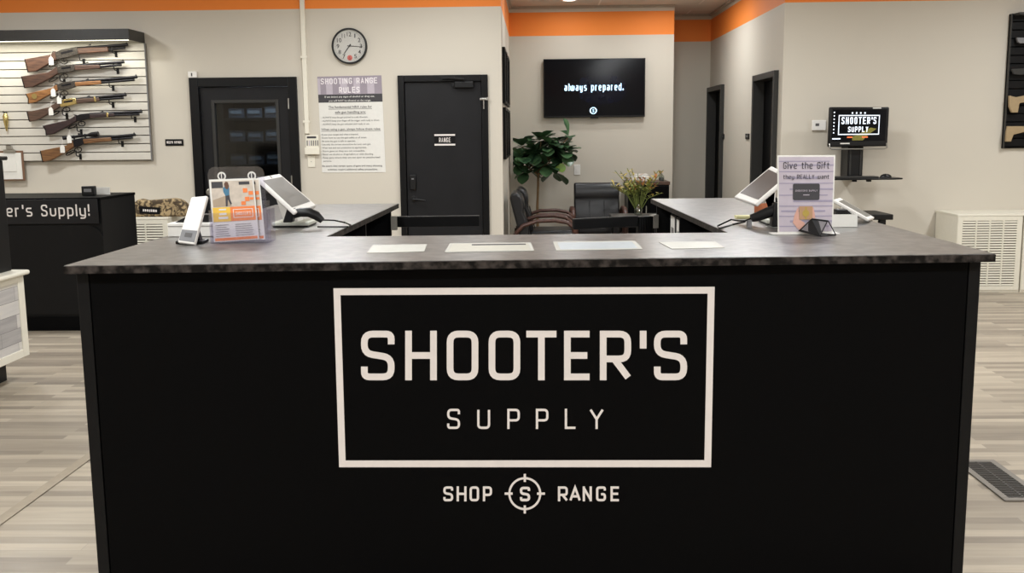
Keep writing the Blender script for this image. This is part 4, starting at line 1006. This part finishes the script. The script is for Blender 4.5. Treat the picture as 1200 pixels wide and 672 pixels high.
for t_, u1, y in (('Know your target and what is beyond.', .6, 157.2), ('Know how to use the gun safely at all times.', .73, 161), ('Be sure the gun is safe to operate.', .55, 165), ('Use only the correct ammunition for your own gun.', .79, 168.9), ('Wear eye and ear protection as appropriate.', .72, 172.8), ('Store guns so they are not accessible.', .69, 176.7), ('Never use alcohol or drugs before or while shooting.', .82, 180.6), ('Keep guns where they are not open to unauthorized', .92, 184.5)): tline('- '+t_, .0, u1, y, 1.9, M_inkgrey)
tline('persons.', .03, .16, 188.5, 1.9, M_inkgrey)
tline('Be aware that certain types of guns and many shooting', .01, .95, 194.4, 2.0, M_inkmid, 'heading', .012); tline('activities require additional safety precautions.', .09, .88, 198.6, 2.0, M_inkmid, 'heading', .012)

# office sign, wall conduit, control box, switch plate, door contact
c = [PY(193.5, 163.3, YF-.008), PY(214.5, 163.2, YF-.008), PY(215, 170.8, YF-.008), PY(194, 171, YF-.008)]
so = thing('office_sign', (c[2]+c[3])/2, 'small black office name plate left of the windowed door', 'sign'); pl = Plane(*c)
mb = MB(); pl.slab(mb, 0, 0, 1, 1, 0, .006); mb.build('plate', M_black2, so)
mb = MB(); plane_line(mb, pl, "MEN'S OFFICE", .08, .9, .66, .3, .0055, .0014); mb.build('lettering', M_vinyl, so)
t0_, t1_ = PY(354.5, 0, YF-.02), PY(359.5, 157, YF-.02)
co_ = thing('wall_conduit', (t1_.x, YF, t1_.z), 'white vertical cable conduit running up the wall beside the poster', 'conduit')
xm = (t0_.x+t1_.x)/2
part('channel', M_cream, co_, (xm-.022, xm+.022, YF-.035, YF-.001, t1_.z, ZC-.005), bev=.006)
for z in (1.6, 2.2, 2.8): part('strap', M_cream, co_, (xm-.032, xm+.032, YF-.038, YF-.0352, z, z+.02))
q0, q1 = PY(358.5, 158.5, YF), PY(374.5, 181, YF)
cx_ = thing('alarm_panel', ((q0.x+q1.x)/2, YF, q1.z), 'cream control panel with grey buttons under the conduit', 'control panel')
part('housing', M_cream, cx_, (q0.x, q1.x, YF-.03, YF-.001, q1.z, q0.z), bev=.004)
part('flap', M_cream, cx_, (q0.x-.008, q1.x+.008, YF-.045, YF-.0305, q1.z, q1.z+.065), bev=.004)
w_ = q1.x-q0.x; zz = q0.z-.03
part('display', M_ink, cx_, (q0.x+.015, q1.x-.02, YF-.032, YF-.0302, q0.z-.03, q0.z-.012))
for k in range(6): part('button', M_inkgrey if k not in (1,) else M_lilac, cx_, (q0.x+.012+k*.02, q0.x+.022+k*.02, YF-.0325, YF-.0302, q0.z-.1, q0.z-.05))
q0, q1 = PY(360.5, 183, YF), PY(369.5, 196, YF)
sw = thing('switch_plate', ((q0.x+q1.x)/2, YF, q1.z), 'cream blank switch plate below the control panel', 'switch plate', None)
part('plate', M_cream, sw, (q0.x, q1.x, YF-.008, YF-.001, q1.z, q0.z), bev=.003); part('screw', M_steel, sw, ((q0.x+q1.x)/2-.004, (q0.x+q1.x)/2+.004, YF-.0095, YF-.0082, (q0.z+q1.z)/2-.004, (q0.z+q1.z)/2+.004))
q0, q1 = PY(221, 84.5, YF), PY(231.5, 91.5, YF)
dcn = thing('door_sensor', ((q0.x+q1.x)/2, YF, q1.z), 'small white door sensor on the corner of the windowed door frame', 'sensor')
part('case', M_white, dcn, (q0.x, q1.x, YF-.025, YF-.001, DH+.002, DH+.06), bev=.003); part('mark', M_ink, dcn, (q0.x+.03, q0.x+.042, YF-.0262, YF-.0252, DH+.015, DH+.045))

# ================================================================== RETURN-AIR CABINETS
def air_cabinet(x0, x1, yf, h, label, cols=4):
    o = thing('air_return_cabinet', ((x0+x1)/2, (yf+YF)/2, 0), label, 'vent', 'air return cabinets along the front wall')
    part('body', M_cream, o, (x0, x1, yf+.008, YF-.016, .001, h-.02)); part('top', M_cream, o, (x0-.004, x1+.004, yf-.002, YF-.002, h-.0195, h), bev=.003)
    gx0, gx1, gz0, gz1 = x0+.05, x1-.05, .06, h-.06
    part('grille_frame', M_cream, o, (x0+.004, gx0, yf, yf+.0078, .02, h-.021), (gx1, x1-.004, yf, yf+.0078, .02, h-.021), (gx0, gx1, yf, yf+.0078, .02, gz0), (gx0, gx1, yf, yf+.0078, gz1, h-.021), bev=.002)
    mb = MB(); n = 26
    part('duct', M_groove, o, (gx0, gx1, yf+.0062, yf+.0078, gz0, gz1))
    for k in range(n):
        z = gz0+(gz1-gz0)*(k+.15)/n; mb.prism([(gx0, yf-.002, z), (gx0, yf+.006, z+.011), (gx0, yf+.006, z+.014), (gx0, yf-.002, z+.007)], (gx1-gx0, 0, 0))
    for k in range(1, cols): x = gx0+(gx1-gx0)*k/cols; mb.box(x-.006, x+.006, yf-.004, yf+.006, gz0, gz1)
    mb.build('louvres', M_cream, o); return o
ax0 = PY(1120, 300, 9.28).x; ax1 = PY(1196.5, 300, 9.28).x
air_cabinet(ax0, ax1, 9.28, .715, 'cream louvred air cabinet on the floor at the right wall')
air_cabinet(ax1+.012, ax1+.62, 9.28, .715, 'cream air cabinet cut off by the right edge of the photo')
lx1_ = PY(197, 270, 9.28).x
air_cabinet(lx1_-.9, lx1_, 9.28, .745, 'cream louvred air cabinet behind the black desk under the camouflage case', 5)
# camouflage case on it
q0, q1 = PY(150, 252, 9.45), PY(222.5, 252, 9.45); zc = .746
ztop = PY(190, 232.5, 9.45).z
part_ = thing('gun_case', ((q0.x+q1.x)/2, 9.45, zc), 'camouflage soft gun case lying on the left air cabinet', 'case')
hh = ztop-zc
pts = []
for k in range(9): a = math.pi/2*k/8; pts.append((q1.x-.14+.14*math.sin(a), 9.36, zc+hh*(.35+.65*math.cos(a))))
pts += [(q1.x-.01, 9.36, zc), (q0.x, 9.36, zc), (q0.x, 9.36, zc+hh*.8), (q0.x+.1, 9.36, zc+hh*.82), (q0.x+.14, 9.36, zc+hh), (q0.x+.2, 9.36, zc+hh*.9)]
MB().prism([Vector(p) for p in pts][::-1], (0, .14, 0)).build('body', M_camo, part_, bev=.02)
c = [PY(163, 242, 9.355), PY(187.5, 243.5, 9.355), PY(187.5, 251.5, 9.355), PY(163.5, 250.5, 9.355)]; pl = Plane(*c)
mb = MB(); pl.slab(mb, 0, 0, 1, 1, 0, .004); pt = mb.build('label_patch', M_black2, part_)
mb = MB(); plane_line(mb, pl, 'BROWNING', .17, .85, .68, .34, .007, .001); mb.build('lettering', M_vinyl, pt)

# ================================================================== RIGHT WALL: WORKSTATION, THERMOSTAT, DISPLAY
ym_ = 9.5
c = [PY(972.5, 125.5, ym_), PY(1042.5, 125.5, ym_), PY(1040, 171.5, ym_), PY(970.5, 172.5, ym_)]
ws = thing('wall_workstation', (PY(1005, 210, YF).x, YF, PY(1005, 210, ym_).z), 'wall mounted black computer with keyboard tray showing the shop logo', 'computer')
pl = Plane(*c)
mb = MB(); pl.slab(mb, 0, 0, 1, 1, 0, .045); mo = mb.build('monitor', M_tip, ws, bev=.012)
mb = MB(); pl.slab(mb, .05, .06, .955, .86, .0012, .002); scn = mb.build('screen', M_screen, mo)
mb = MB()
for q in ((.155, .2, .845, .225), (.155, .675, .845, .7), (.155, .225, .17, .675), (.83, .225, .845, .675)): pl.slab(mb, *q, .0024, .0008)
plane_line(mb, pl, "SHOOTER'S", .205, .79, .43, .25, .0092, .0026, .56, .24); plane_line(mb, pl, 'SUPPLY', .32, .66, .63, .49, .0078, .0026)
for k in range(4): pl.slab(mb, .37+k*.07, .13, .395+k*.07, .17, .0024)
for k in range(7): pl.slab(mb, .07, .12+k*.085, .09, .15+k*.085, .0024)
pl.slab(mb, .06, .78, .2, .81, .0024); mb.build('screen_lettering', M_glow2, mo)
mb = MB(); pl.slab(mb, .31, .74, .4, .775, .0024); pl.slab(mb, .56, .74, .66, .775, .0024); mb.build('screen_orange_bars', M_oranglow, mo)
mb = MB(); pl.poly(mb, [(.4, .74), (.48, .7), (.7, .52), (.8, .55), (.66, .7), (.58, .84), (.4, .84)], .002, .0006); mb.build('screen_picture', M_olive, mo)
mb = MB(); pl.slab(mb, .2, .9, .36, .93, .0014); pl.slab(mb, .72, .012, .86, .04, .0014); mb.build('stickers', M_paper, mo)
cL, cR = PY(993, 178, 9.6), PY(1011, 178, 9.6); cz0 = PY(1002, 208, 9.55).z
part('wall_mount', M_tip, ws, (cL.x, cR.x, 9.58, YF-.001, cz0-.02, c[0].z-.1), bev=.006)
part('channel_rail', M_greyframe, ws, (cL.x+.015, cL.x+.03, 9.572, 9.579, cz0+.02, c[2].z-.02), (cR.x-.03, cR.x-.015, 9.572, 9.579, cz0+.02, c[2].z-.02))
part('mount_arm', M_tip, ws, (cL.x+.03, cR.x-.03, 9.546, 9.579, c[2].z+.1, c[2].z+.22))
mb = MB(); hx0, hx1, hz = c[3].x+.01, c[2].x-.01, c[3].z-.02
mb.tube([(hx0, 9.5, hz+.05), (hx0, 9.48, hz+.01), (hx0+.02, 9.48, hz), (hx1-.02, 9.48, hz), (hx1, 9.48, hz+.01), (hx1, 9.5, hz+.05)], .006, 8); mb.build('handle_bar', M_steel, ws, smooth=True)
kx0, kx1 = PY(972, 210, 9.4).x, PY(1056, 211, 9.4).x; kz = PY(1010, 209, 9.4).z
MB().prism([(kx0, 9.3, kz-.012), (kx1-.1, 9.3, kz-.012), (kx1, 9.36, kz-.012), (kx1, 9.57, kz-.012), (kx0, 9.57, kz-.012)], (0, 0, .014)).build('keyboard_tray', M_tip, ws, bev=.004)
part('keyboard', M_greyframe, ws, (kx0+.03, kx1-.22, 9.34, 9.5, kz+.0025, kz+.018), bev=.004)
part('tray_knob', M_tip, ws, (kx0+.19, kx0+.23, 9.33, 9.37, kz-.03, kz-.0125), (kx0+.32, kx0+.36, 9.33, 9.37, kz-.03, kz-.0125), bev=.005)
q = Vector((kx1-.13, 9.43, kz+.003))
ms = thing('computer_mouse', q, 'black mouse on the keyboard tray', 'mouse'); mb = MB(); bmesh.ops.create_uvsphere(mb.bm, u_segments=16, v_segments=10, radius=1)
for v in mb.bm.verts: v.co = Vector((v.co.x*.055, v.co.y*.035, max(0, v.co.z)*.035))+q
mb.build('body', M_tip, ms, smooth=True); part('wheel', M_grey, ms, (q.x-.005, q.x+.005, q.y-.03, q.y-.018, q.z+.022, q.z+.028))
q0, q1 = PY(951, 141, YF), PY(967, 153, YF)
th_ = thing('thermostat', ((q0.x+q1.x)/2, YF, q1.z), 'white rectangular thermostat beside the wall computer', 'thermostat')
part('case', M_white, th_, (q0.x, q1.x, YF-.03, YF-.001, q1.z, q0.z), bev=.006); part('display', M_inkmid, th_, (q0.x+.03, q0.x+.065, YF-.0315, YF-.0302, q0.z-.055, q0.z-.03))
# hallway restroom plates
for (px_, lab) in ((847.5, 'small dark square plate on the hallway wall beside the far doorway'), (876.5, 'small dark square plate on the hallway wall beside the near doorway')):
    q = PX(px_, 160, XS)
    o = thing('hall_plate', (XS, q.y, q.z), lab, 'sign', 'square plates on the hallway wall')
    part('plate', M_tip, o, (XS-.012, XS-.001, q.y-.09, q.y+.09, q.z-.03, q.z+.03), bev=.002); part('bar', M_grey, o, (XS-.0135, XS-.0122, q.y-.06, q.y+.06, q.z-.006, q.z+.008))
# black display panel at the right edge
YD = YF-.05
px0 = PY(1180.5, 100, YD).x; dz1, dz0 = PY(1184, 16, YD).z, PY(1178, 174, YD).z
o = thing('gun_display_panel', (px0+.6, YF, dz0), 'black slatted gun display panel at the right edge of the wall', 'wall panel')
part('backing', M_dark, o, (px0, px0+1.3, YD+.022, YF-.001, dz0, dz1))
mb = MB(); z = dz1
while z > dz0+.02: mb.box(px0+.006, px0+1.3, YD, YD+.021, max(dz0, z-.067), z, .002); z -= .0762
mb.build('slats', M_black2, o)
part('edge_trim', M_greyframe, o, (px0, px0+.0055, YD-.01, YD+.0215, dz0, dz1))
part('light_shelf', M_greyframe, o, (px0+.02, px0+1.3, YD-.12, YD-.001, dz1-.02, dz1))
def D(x, y, yy=YD-.06): return PY(x, y, yy)
for k, (pts, m, lab) in enumerate([
    ([(1192, 44), (1201, 44), (1207, 43), (1230, 43), (1230, 48), (1207, 50), (1196, 51), (1193, 49)], M_grey, 'grey pistol, highest on the right display panel'),
    ([(1186, 81), (1201, 80), (1230, 79), (1230, 85), (1205, 87), (1196, 88), (1188, 87)], M_greyframe, 'charcoal pistol, second down on the right display panel'),
    ([(1183, 112), (1191, 114), (1201, 112), (1230, 110), (1230, 117), (1206, 119), (1195, 121), (1193, 132), (1186, 132), (1183, 125)], M_tan, 'tan rifle stock, third down on the right display panel'),
    ([(1181, 148), (1201, 148), (1230, 146), (1230, 153), (1200, 155), (1188, 158), (1185, 166), (1179, 166), (1179.5, 156)], M_tan, 'tan rifle stock, lowest on the right display panel')]):
    P3 = [D(*p) for p in pts]; c_ = sum(P3, Vector())/len(P3)
    r_ = thing('gun_on_display', c_, lab, 'gun', 'guns on the right display panel')
    MB().prism(P3, (0, .03, 0)).build('stock' if m == M_tan else 'slide', m, r_, bev=.004)
    e_ = (P3[3]+P3[4])/2 if k else (P3[3]+P3[4])/2
    MB().tube([e_+Vector((-.01, .015, 0)), e_+Vector((.35, .015, .01))], .012, 10).build('barrel', M_gun, r_, smooth=True)
    MB().tube([(c_.x+.05, YD-.003, c_.z-.03), (c_.x+.05, YD-.07, c_.z-.03)], .005, 6).build('hanger', M_tip, r_)

# ================================================================== THE NOOK: TELEVISION, CHAIRS, PLANT
yt_ = YT-.07
c = [PY(637, 69.5, yt_), PY(757, 67.8, yt_), PY(755.3, 135.8, yt_), PY(637, 139.3, yt_)]
zt0, zt1 = (c[0].z+c[1].z)/2, (c[2].z+c[3].z)/2; tx0, tx1 = (c[0].x+c[3].x)/2, (c[1].x+c[2].x)/2
tv = thing('television', ((tx0+tx1)/2, YT, zt1), 'large black wall television reading always prepared.', 'television')
pl = Plane((tx0, yt_, zt0), (tx1, yt_, zt0), (tx1, yt_, zt1), (tx0, yt_, zt1))
mb = MB(); pl.slab(mb, 0, 0, 1, 1, 0, .045); mb.build('case', M_tip, tv, bev=.004)
mb = MB(); pl.slab(mb, .008, .012, .992, .97, .001, .0012); sc_ = mb.build('screen', M_screen, tv)
mb = MB(); pl.poly(mb, [(.36, .34), (.42, .29), (.52, .33), (.6, .28), (.72, .3), (.8, .4), (.81, .62), (.74, .74), (.6, .78), (.44, .76), (.36, .68), (.34, .5)], .0014, .0005); mb.build('screen_haze', M_bluehaze, sc_)
mb = MB(); plane_line(mb, pl, 'always prepared.', .205, .785, .545, .42, .0125, .0026, .56, .22); ce = pl
circ = [Vector((.49+.03*math.cos(2*math.pi*k/24), .885+.03*math.sin(2*math.pi*k/24)*pl.w/pl.h)) for k in range(24)]
L, Rr = ribbon(circ, .012, True); put_strokes(mb, [([tuple(v) for v in L], [tuple(v) for v in Rr], True)], lambda u, v: pl.at(u, v, .0022), pl.n*(-.0006))
plane_line(mb, pl, 'S', .482, .498, .912, .858, .006, .0026); mb.build('screen_lettering', M_glow, sc_)
part('wall_bracket', M_tip, tv, ((tx0+tx1)/2-.2, (tx0+tx1)/2+.2, YT-.024, YT-.001, zt1+.15, zt0-.2))
part('sensor_bump', M_tip, tv, ((tx0+tx1)/2-.05, (tx0+tx1)/2+.05, yt_, yt_+.03, zt1-.012, zt1-.0005))
# picture frames on the nook's left wall
for r_, (zt2, zb2) in enumerate(((2.3, 1.77), (1.73, 1.23))):
    for c2 in range(3):
        y0 = 9.98+c2*.62
        o = thing('picture_frame', (XN, y0+.26, zb2), '%s of the %s row of dark frames on the nook side wall' % (['nearest', 'middle', 'farthest'][c2], ['upper', 'lower'][r_]), 'picture', 'dark frames on the nook side wall')
        part('frame', M_frameblk, o, (XN+.001, XN+.03, y0, y0+.025, zb2, zt2), (XN+.001, XN+.03, y0+.5, y0+.525, zb2, zt2), (XN+.001, XN+.03, y0+.025, y0+.5, zb2, zb2+.025), (XN+.001, XN+.03, y0+.025, y0+.5, zt2-.025, zt2))
        part('picture', M_greyframe, o, (XN+.001, XN+.02, y0+.0255, y0+.4995, zb2+.0255, zt2-.0255))
# wall switch on tv wall
q0, q1 = PY(672.5, 193, YT), PY(680, 205, YT)
o = thing('light_switch', ((q0.x+q1.x)/2, YT, q1.z), 'white light switch on the wall below the television', 'switch')
part('plate', M_white, o, (q0.x, q1.x, YT-.008, YT-.001, q1.z, q0.z), bev=.003); part('rocker', M_white, o, ((q0.x+q1.x)/2-.014, (q0.x+q1.x)/2+.014, YT-.012, YT-.0082, q1.z+.035, q0.z-.035))

def chair(loc, rz, label):
    o = thing('guest_chair', (0, 0, 0), label, 'chair', 'black leather guest chairs in the waiting nook')
    # front is -Y; one padded back with a crease below the head roll, leaning back
    T = Matrix.Translation((0, .2, .43)) @ Matrix.Rotation(math.radians(-13), 4, 'X')
    prof = [(-.05, 0), (-.065, .1), (-.062, .2), (-.046, .272), (-.066, .31), (-.075, .37), (-.066, .43), (-.03, .475), (.02, .48), (.05, .45), (.05, .3), (.045, .15), (.045, 0)]
    mb = MB(); mb.prism([T @ Vector((-.265, y, z)) for y, z in prof], (.53, 0, 0))
    bk = mb.build('backrest', M_leather, o, bev=.03, local=True)
    sm_ = MB()
    for x in (-.085, .085): sm_.box(x-.004, x+.004, -.0685, -.062, .01, .255, 0, T)
    sm_.box(-.2, .2, -.056, -.05, .262, .27, 0, T)
    sm_.build('stitching', M_tip, bk, local=True)
    MB().box(-.26, .26, -.3, .21, .34, .45).build('seat', M_leather, o, bev=.04, local=True)
    for sx in (-1, 1):
        x = sx*.295
        pts = [(x, -.27, .0), (x, -.3, .25), (x, -.305, .45), (x, -.285, .55), (x, -.22, .605), (x, -.1, .625), (x, .08, .62), (x, .22, .575), (x, .29, .5)]
        P4 = []
        for a_, b_ in zip(pts, pts[1:]):
            for k in range(4): P4.append(Vector(a_).lerp(Vector(b_), k/4))
        P4.append(Vector(pts[-1]))
        MB().tube(P4, .026, 10, sq=(1.1, .75), up=(1, 0, 0)).build('armrest', M_chairwood, o, smooth=True, local=True)
        MB().tube([(x, .29, .5), (x, .3, .3), (x, .34, 0)], [.024, .022, .02], 8).build('rear_leg', M_chairwood, o, smooth=True, local=True)
        MB().box(x-.035 if sx > 0 else x, x if sx > 0 else x+.035, -.28, .28, .36, .42).build('side_rail', M_chairwood, o, local=True)
    o.location = loc; o.rotation_euler = (0, 0, rz); ORG[o] = Vector(loc)
    return o
cxm = PY(700, 230, 11.85).x
ch = chair((cxm, 11.75, 0), 0, 'black leather guest chair with cherry arms facing the counter, below the television')
for (x, y, lab) in ((.085, 10.32, 'nearer black leather guest chair against the nook side wall'), (.12, 11.1, 'farther black leather guest chair against the nook side wall')):
    k = copy_tree(ch); k.location = (x, y, 0); k.rotation_euler = (0, 0, math.radians(90)); k['label'] = lab

# fig tree
fyy = 12.35; fx = PY(630, 225, fyy).x
ft = thing('fiddle_leaf_fig', (fx, fyy, 0), 'potted fiddle leaf fig with big dark leaves in the nook corner', 'plant')
MB().lathe([(.13, .001), (.16, .02), (.18, .3), (.185, .32), (.165, .32), (.155, .27)], (fx, fyy, 0), 24, cap=True).build('pot', mat('charcoal_pot', (58, 58, 60), .5), ft, smooth=True)
zk = PY(630, 205, fyy).z
tk = [(fx, fyy, .27), (fx-.004, fyy, .6), (fx+.006, fyy, .85), (fx+.008, fyy, zk)]
mb = MB(); mb.tube(tk, [.018, .016, .014, .013], 8)
clus = []
for (px_, py_, dy) in ((612, 172, 0), (634, 165, -.1), (651, 178, .05), (660, 178, -.05), (605, 192, -.05), (640, 193, -.1), (625, 185, .1), (667, 160, 0), (650, 202, 0), (655, 166, .05), (618, 200, .05), (645, 172, -.15), (630, 178, -.15), (612, 184, -.15)):
    p = PY(px_, py_, fyy+dy); clus.append(p); mb.tube([tk[-1], Vector(tk[-1]).lerp(p, .5)+Vector((0, 0, .03)), p], [.011, .008, .005], 6)
mb.build('trunk', M_trunk, ft, smooth=True)
def leaf(mb, base, d, ln, wd_, up):
    d = d.normalized(); s = d.cross(up).normalized() if d.cross(up).length > .05 else Vector((1, 0, 0)); n = s.cross(d).normalized()
    rows = []; prof = [(.0, .04), (.15, .35), (.35, .62), (.55, .9), (.75, 1), (.9, .72), (1, .18)]
    for t, w_ in prof:
        c_ = base+d*ln*t+n*(-.22*ln*t*t)
        rows.append([mb.bm.verts.new(c_-s*wd_*w_*.5+n*wd_*.13*w_), mb.bm.verts.new(c_), mb.bm.verts.new(c_+s*wd_*w_*.5+n*wd_*.13*w_)])
    for a_, b_ in zip(rows, rows[1:]):
        for k in range(2): mb.bm.faces.new((a_[k], a_[k+1], b_[k+1], b_[k]))
mb = MB(); rnd = random.Random(3)
for i, p in enumerate(clus):
    n_ = {7: 5, 8: 7, 9: 6}.get(i, 17)
    for k in range(n_):
        a_ = rnd.uniform(0, 2*math.pi); el = rnd.uniform(-.7, .8)
        d = Vector((math.cos(a_)*math.cos(el), math.sin(a_)*math.cos(el), math.sin(el)))
        leaf(mb, p+d*.02, d, rnd.uniform(.15, .23), rnd.uniform(.12, .17), Vector((0, 0, 1)))
p = clus[7]; leaf(mb, p+Vector((-.01, 0, .02)), Vector((-.1, -.2, 1)), .2, .11, Vector((1, -.6, 0)))
for v in mb.bm.verts: v.co.y = min(v.co.y, YT-.02); v.co.x = max(v.co.x, XN+.045)
mb.build('foliage', M_leaf, ft, smooth=True)
mb = MB(); leaf(mb, PY(650, 198, fyy-.22), Vector((1, -.3, .15)), .13, .12, Vector((0, -1, .5))); mb.build('young_leaf', M_leafl, ft, smooth=True)

# side table with flower vase
sy_ = 11.15; stz = PY(748, 252, sy_).z; sxm = PY(748, 252, sy_).x
st_ = thing('side_table', (sxm, sy_, 0), 'small grey topped side table between guest chair and counter', 'table')
part('top', M_top, st_, (sxm-.3, sxm+.22, sy_-.22, sy_+.22, stz-.03, stz), bev=.004)
for x in (sxm-.28, sxm+.16):
    for y in (sy_-.2, sy_+.16): part('leg', M_black2, st_, (x, x+.04, y, y+.04, .001, stz-.031))
part('apron', M_black2, st_, (sxm-.235, sxm+.155, sy_-.19, sy_-.17, stz-.12, stz-.031))
fv = thing('flower_vase', (sxm, sy_, stz), 'small glass vase of yellow and orange wildflowers on the side table', 'vase')
MB().lathe([(.035, .001), (.045, .01), (.048, .06), (.03, .1), (.034, .115), (.031, .115), (.027, .1), (.044, .06), (.04, .012)], (sxm, sy_, stz), 20, cap=False).build('vase', M_vase, fv, smooth=True)
rnd = random.Random(11); stm = MB(); flw = MB(); org = MB(); lvs = MB()
for i in range(26):
    a_ = rnd.uniform(0, 2*math.pi); sp_d = rnd.uniform(.05, .28) if i % 3 else rnd.uniform(.2, .36); h_ = rnd.uniform(.34, .62)-sp_d*.4
    bias = .05
    e_ = Vector((sxm+math.cos(a_)*sp_d+bias*h_, sy_+math.sin(a_)*sp_d*.7, stz+h_))
    b_ = Vector((sxm+math.cos(a_)*.01, sy_+math.sin(a_)*.01, stz+.02)); m_ = b_.lerp(e_, .5)+Vector((-math.cos(a_)*.03, 0, .05))
    stm.tube([b_, m_, e_], .0035, 5)
    for k in range(9):
        t = .45+.055*k; q = m_.lerp(e_, (t-.5)*2) if t > .5 else b_.lerp(m_, t*2)
        d = Vector((rnd.uniform(-1, 1), rnd.uniform(-1, 1), rnd.uniform(.2, 1)))
        leaf(lvs if k < 4 else (org if (i % 2 == 0 and e_.x > sxm-.08) else flw), q, d, rnd.uniform(.045, .075), rnd.uniform(.022, .036), Vector((0, 0, 1)))
stm.build('stems', mat('stem_green', (112, 124, 62), .6), fv, smooth=True); lvs.build('leaves', mat('sprig_green', (134, 142, 70), .6, var=.3), fv); flw.build('yellow_blooms', mat('bloom_yellow', (192, 172, 92), .6, var=.3), fv); org.build('orange_blooms', mat('bloom_orange', (184, 122, 66), .6, var=.3), fv)
# credenza
cy_ = 12.5; cx0, cx1 = PY(735, 230, cy_-.2).x, PY(785, 230, cy_-.2).x; cz = PY(760, 213, cy_-.2).z
cr = thing('credenza', ((cx0+cx1)/2, cy_, 0), 'black cabinet with brown wooden top against the television wall', 'cabinet')
part('body', M_black2, cr, (cx0+.01, cx1-.01, cy_-.2, YT-.016, .001, cz-.04))
part('top', M_w4, cr, (cx0, cx1, cy_-.22, YT-.01, cz-.0395, cz), bev=.004)
for a_, b_ in ((cx0+.015, (cx0+cx1)/2-.003), ((cx0+cx1)/2+.003, cx1-.015)):
    dd = part('door', M_black, cr, (a_, b_, cy_-.216, cy_-.2005, .05, cz-.06), bev=.002); part('handle', M_steel, dd, (b_-.03, b_-.02, cy_-.23, cy_-.2165, .5, .6))
q = PY(749.5, 211, cy_-.1)
tr_ = thing('paper_tray', (q.x, cy_-.05, cz), 'white tray of papers on the black cabinet', 'tray')
x0, x1 = PY(739, 210, cy_-.1).x, PY(761, 210, cy_-.1).x
part('tray', M_white, tr_, (x0, x1, cy_-.16, cy_+.08, cz+.001, cz+.06), bev=.012); part('papers', M_paper, tr_, (x0+.02, x1-.02, cy_-.14, cy_+.06, cz+.0605, cz+.085))
q = PY(775, 209, cy_-.05)
sb = thing('pump_bottle', (q.x, cy_-.05, cz), 'small clear pump bottle on the black cabinet', 'bottle')
MB().lathe([(.03, .001), (.034, .01), (.034, .06), (.014, .075), (.014, .085)], (q.x, cy_-.05, cz), 16).build('bottle', M_vase, sb, smooth=True)
MB().lathe([(.028, .004), (.03, .012), (.03, .045)], (q.x, cy_-.05, cz), 16).build('liquid', M_grey, sb, smooth=True)
MB().tube([(q.x, cy_-.05, cz+.086), (q.x, cy_-.05, cz+.115), (q.x-.035, cy_-.05, cz+.11)], .006, 8).build('pump', M_tip, sb, smooth=True)

# ================================================================== CEILING DOWNLIGHTS, FLOOR GRATE
for (x, y, lab) in ((PZ(667, -1, ZC).x, PZ(667, -1, ZC).y, 'round recessed ceiling light above the television, left one'), (PZ(787, -3, ZC).x, PZ(787, -3, ZC).y, 'round recessed ceiling light above the television, right one')):
    o = thing('ceiling_light', (x, y, ZC), lab, 'light', 'recessed lights in the nook ceiling')
    MB().lathe([(.1, 0), (.1, -.012), (.075, -.014), (.07, -.004)], (x, y, ZC-.001), 28, cap=False).build('trim_ring', M_white, o, smooth=True)
    MB().lathe([(.07, -.006), (.07, -.009)], (x, y, ZC), 24).build('diffuser', M_lamp, o)
    l = area(x, y, ZC-.02, .14, 6); l.name = 'downlight_lamp'; l.parent = o; l.location = (0, 0, -.02)
for (x, y, p) in ((1.5, 11.5, 21), (.3, 10.6, 8)): area(x, y, ZC-.03, .2, p)  # unseen extra lamps added to brighten the nook and hallway
g0, g1 = PZ(1165, 541, 0), PZ(1178, 589, 0); gx1 = PZ(1240, 588, 0).x
og = thing('floor_grate', (2.0, 4.2, 0), 'dark metal floor register beside the counter at the right', 'vent')
X0g, X1g, Y0g, Y1g = 1.862, 2.062, 3.95, 4.462
X1g = PZ(1165, 541, 0).x
X0g = PZ(1178, 589, 0).x
if X1g-X0g < .12: X0g = X1g-.2
w_ = .028
part('frame', M_ventgrey, og, (X0g, X1g, Y0g, Y0g+w_, .0008, .008), (X0g, X1g, Y1g-w_, Y1g, .0008, .008), (X0g, X0g+w_, Y0g+w_, Y1g-w_, .0008, .008), (X1g-w_, X1g, Y0g+w_, Y1g-w_, .0008, .008), bev=.002)
part('duct', M_dark, og, (X0g+w_, X1g-w_, Y0g+w_, Y1g-w_, .0006, .0016))
mb = MB(); n = 22
for k in range(n):
    y = Y0g+w_+(Y1g-Y0g-2*w_)*(k+.2)/n; mb.box(X0g+w_, X1g-w_, y, y+.012, .002, .007)
mb.box((X0g+X1g)/2-.004, (X0g+X1g)/2+.004, Y0g+w_, Y1g-w_, .003, .0075); mb.build('slats', M_ventdark, og)
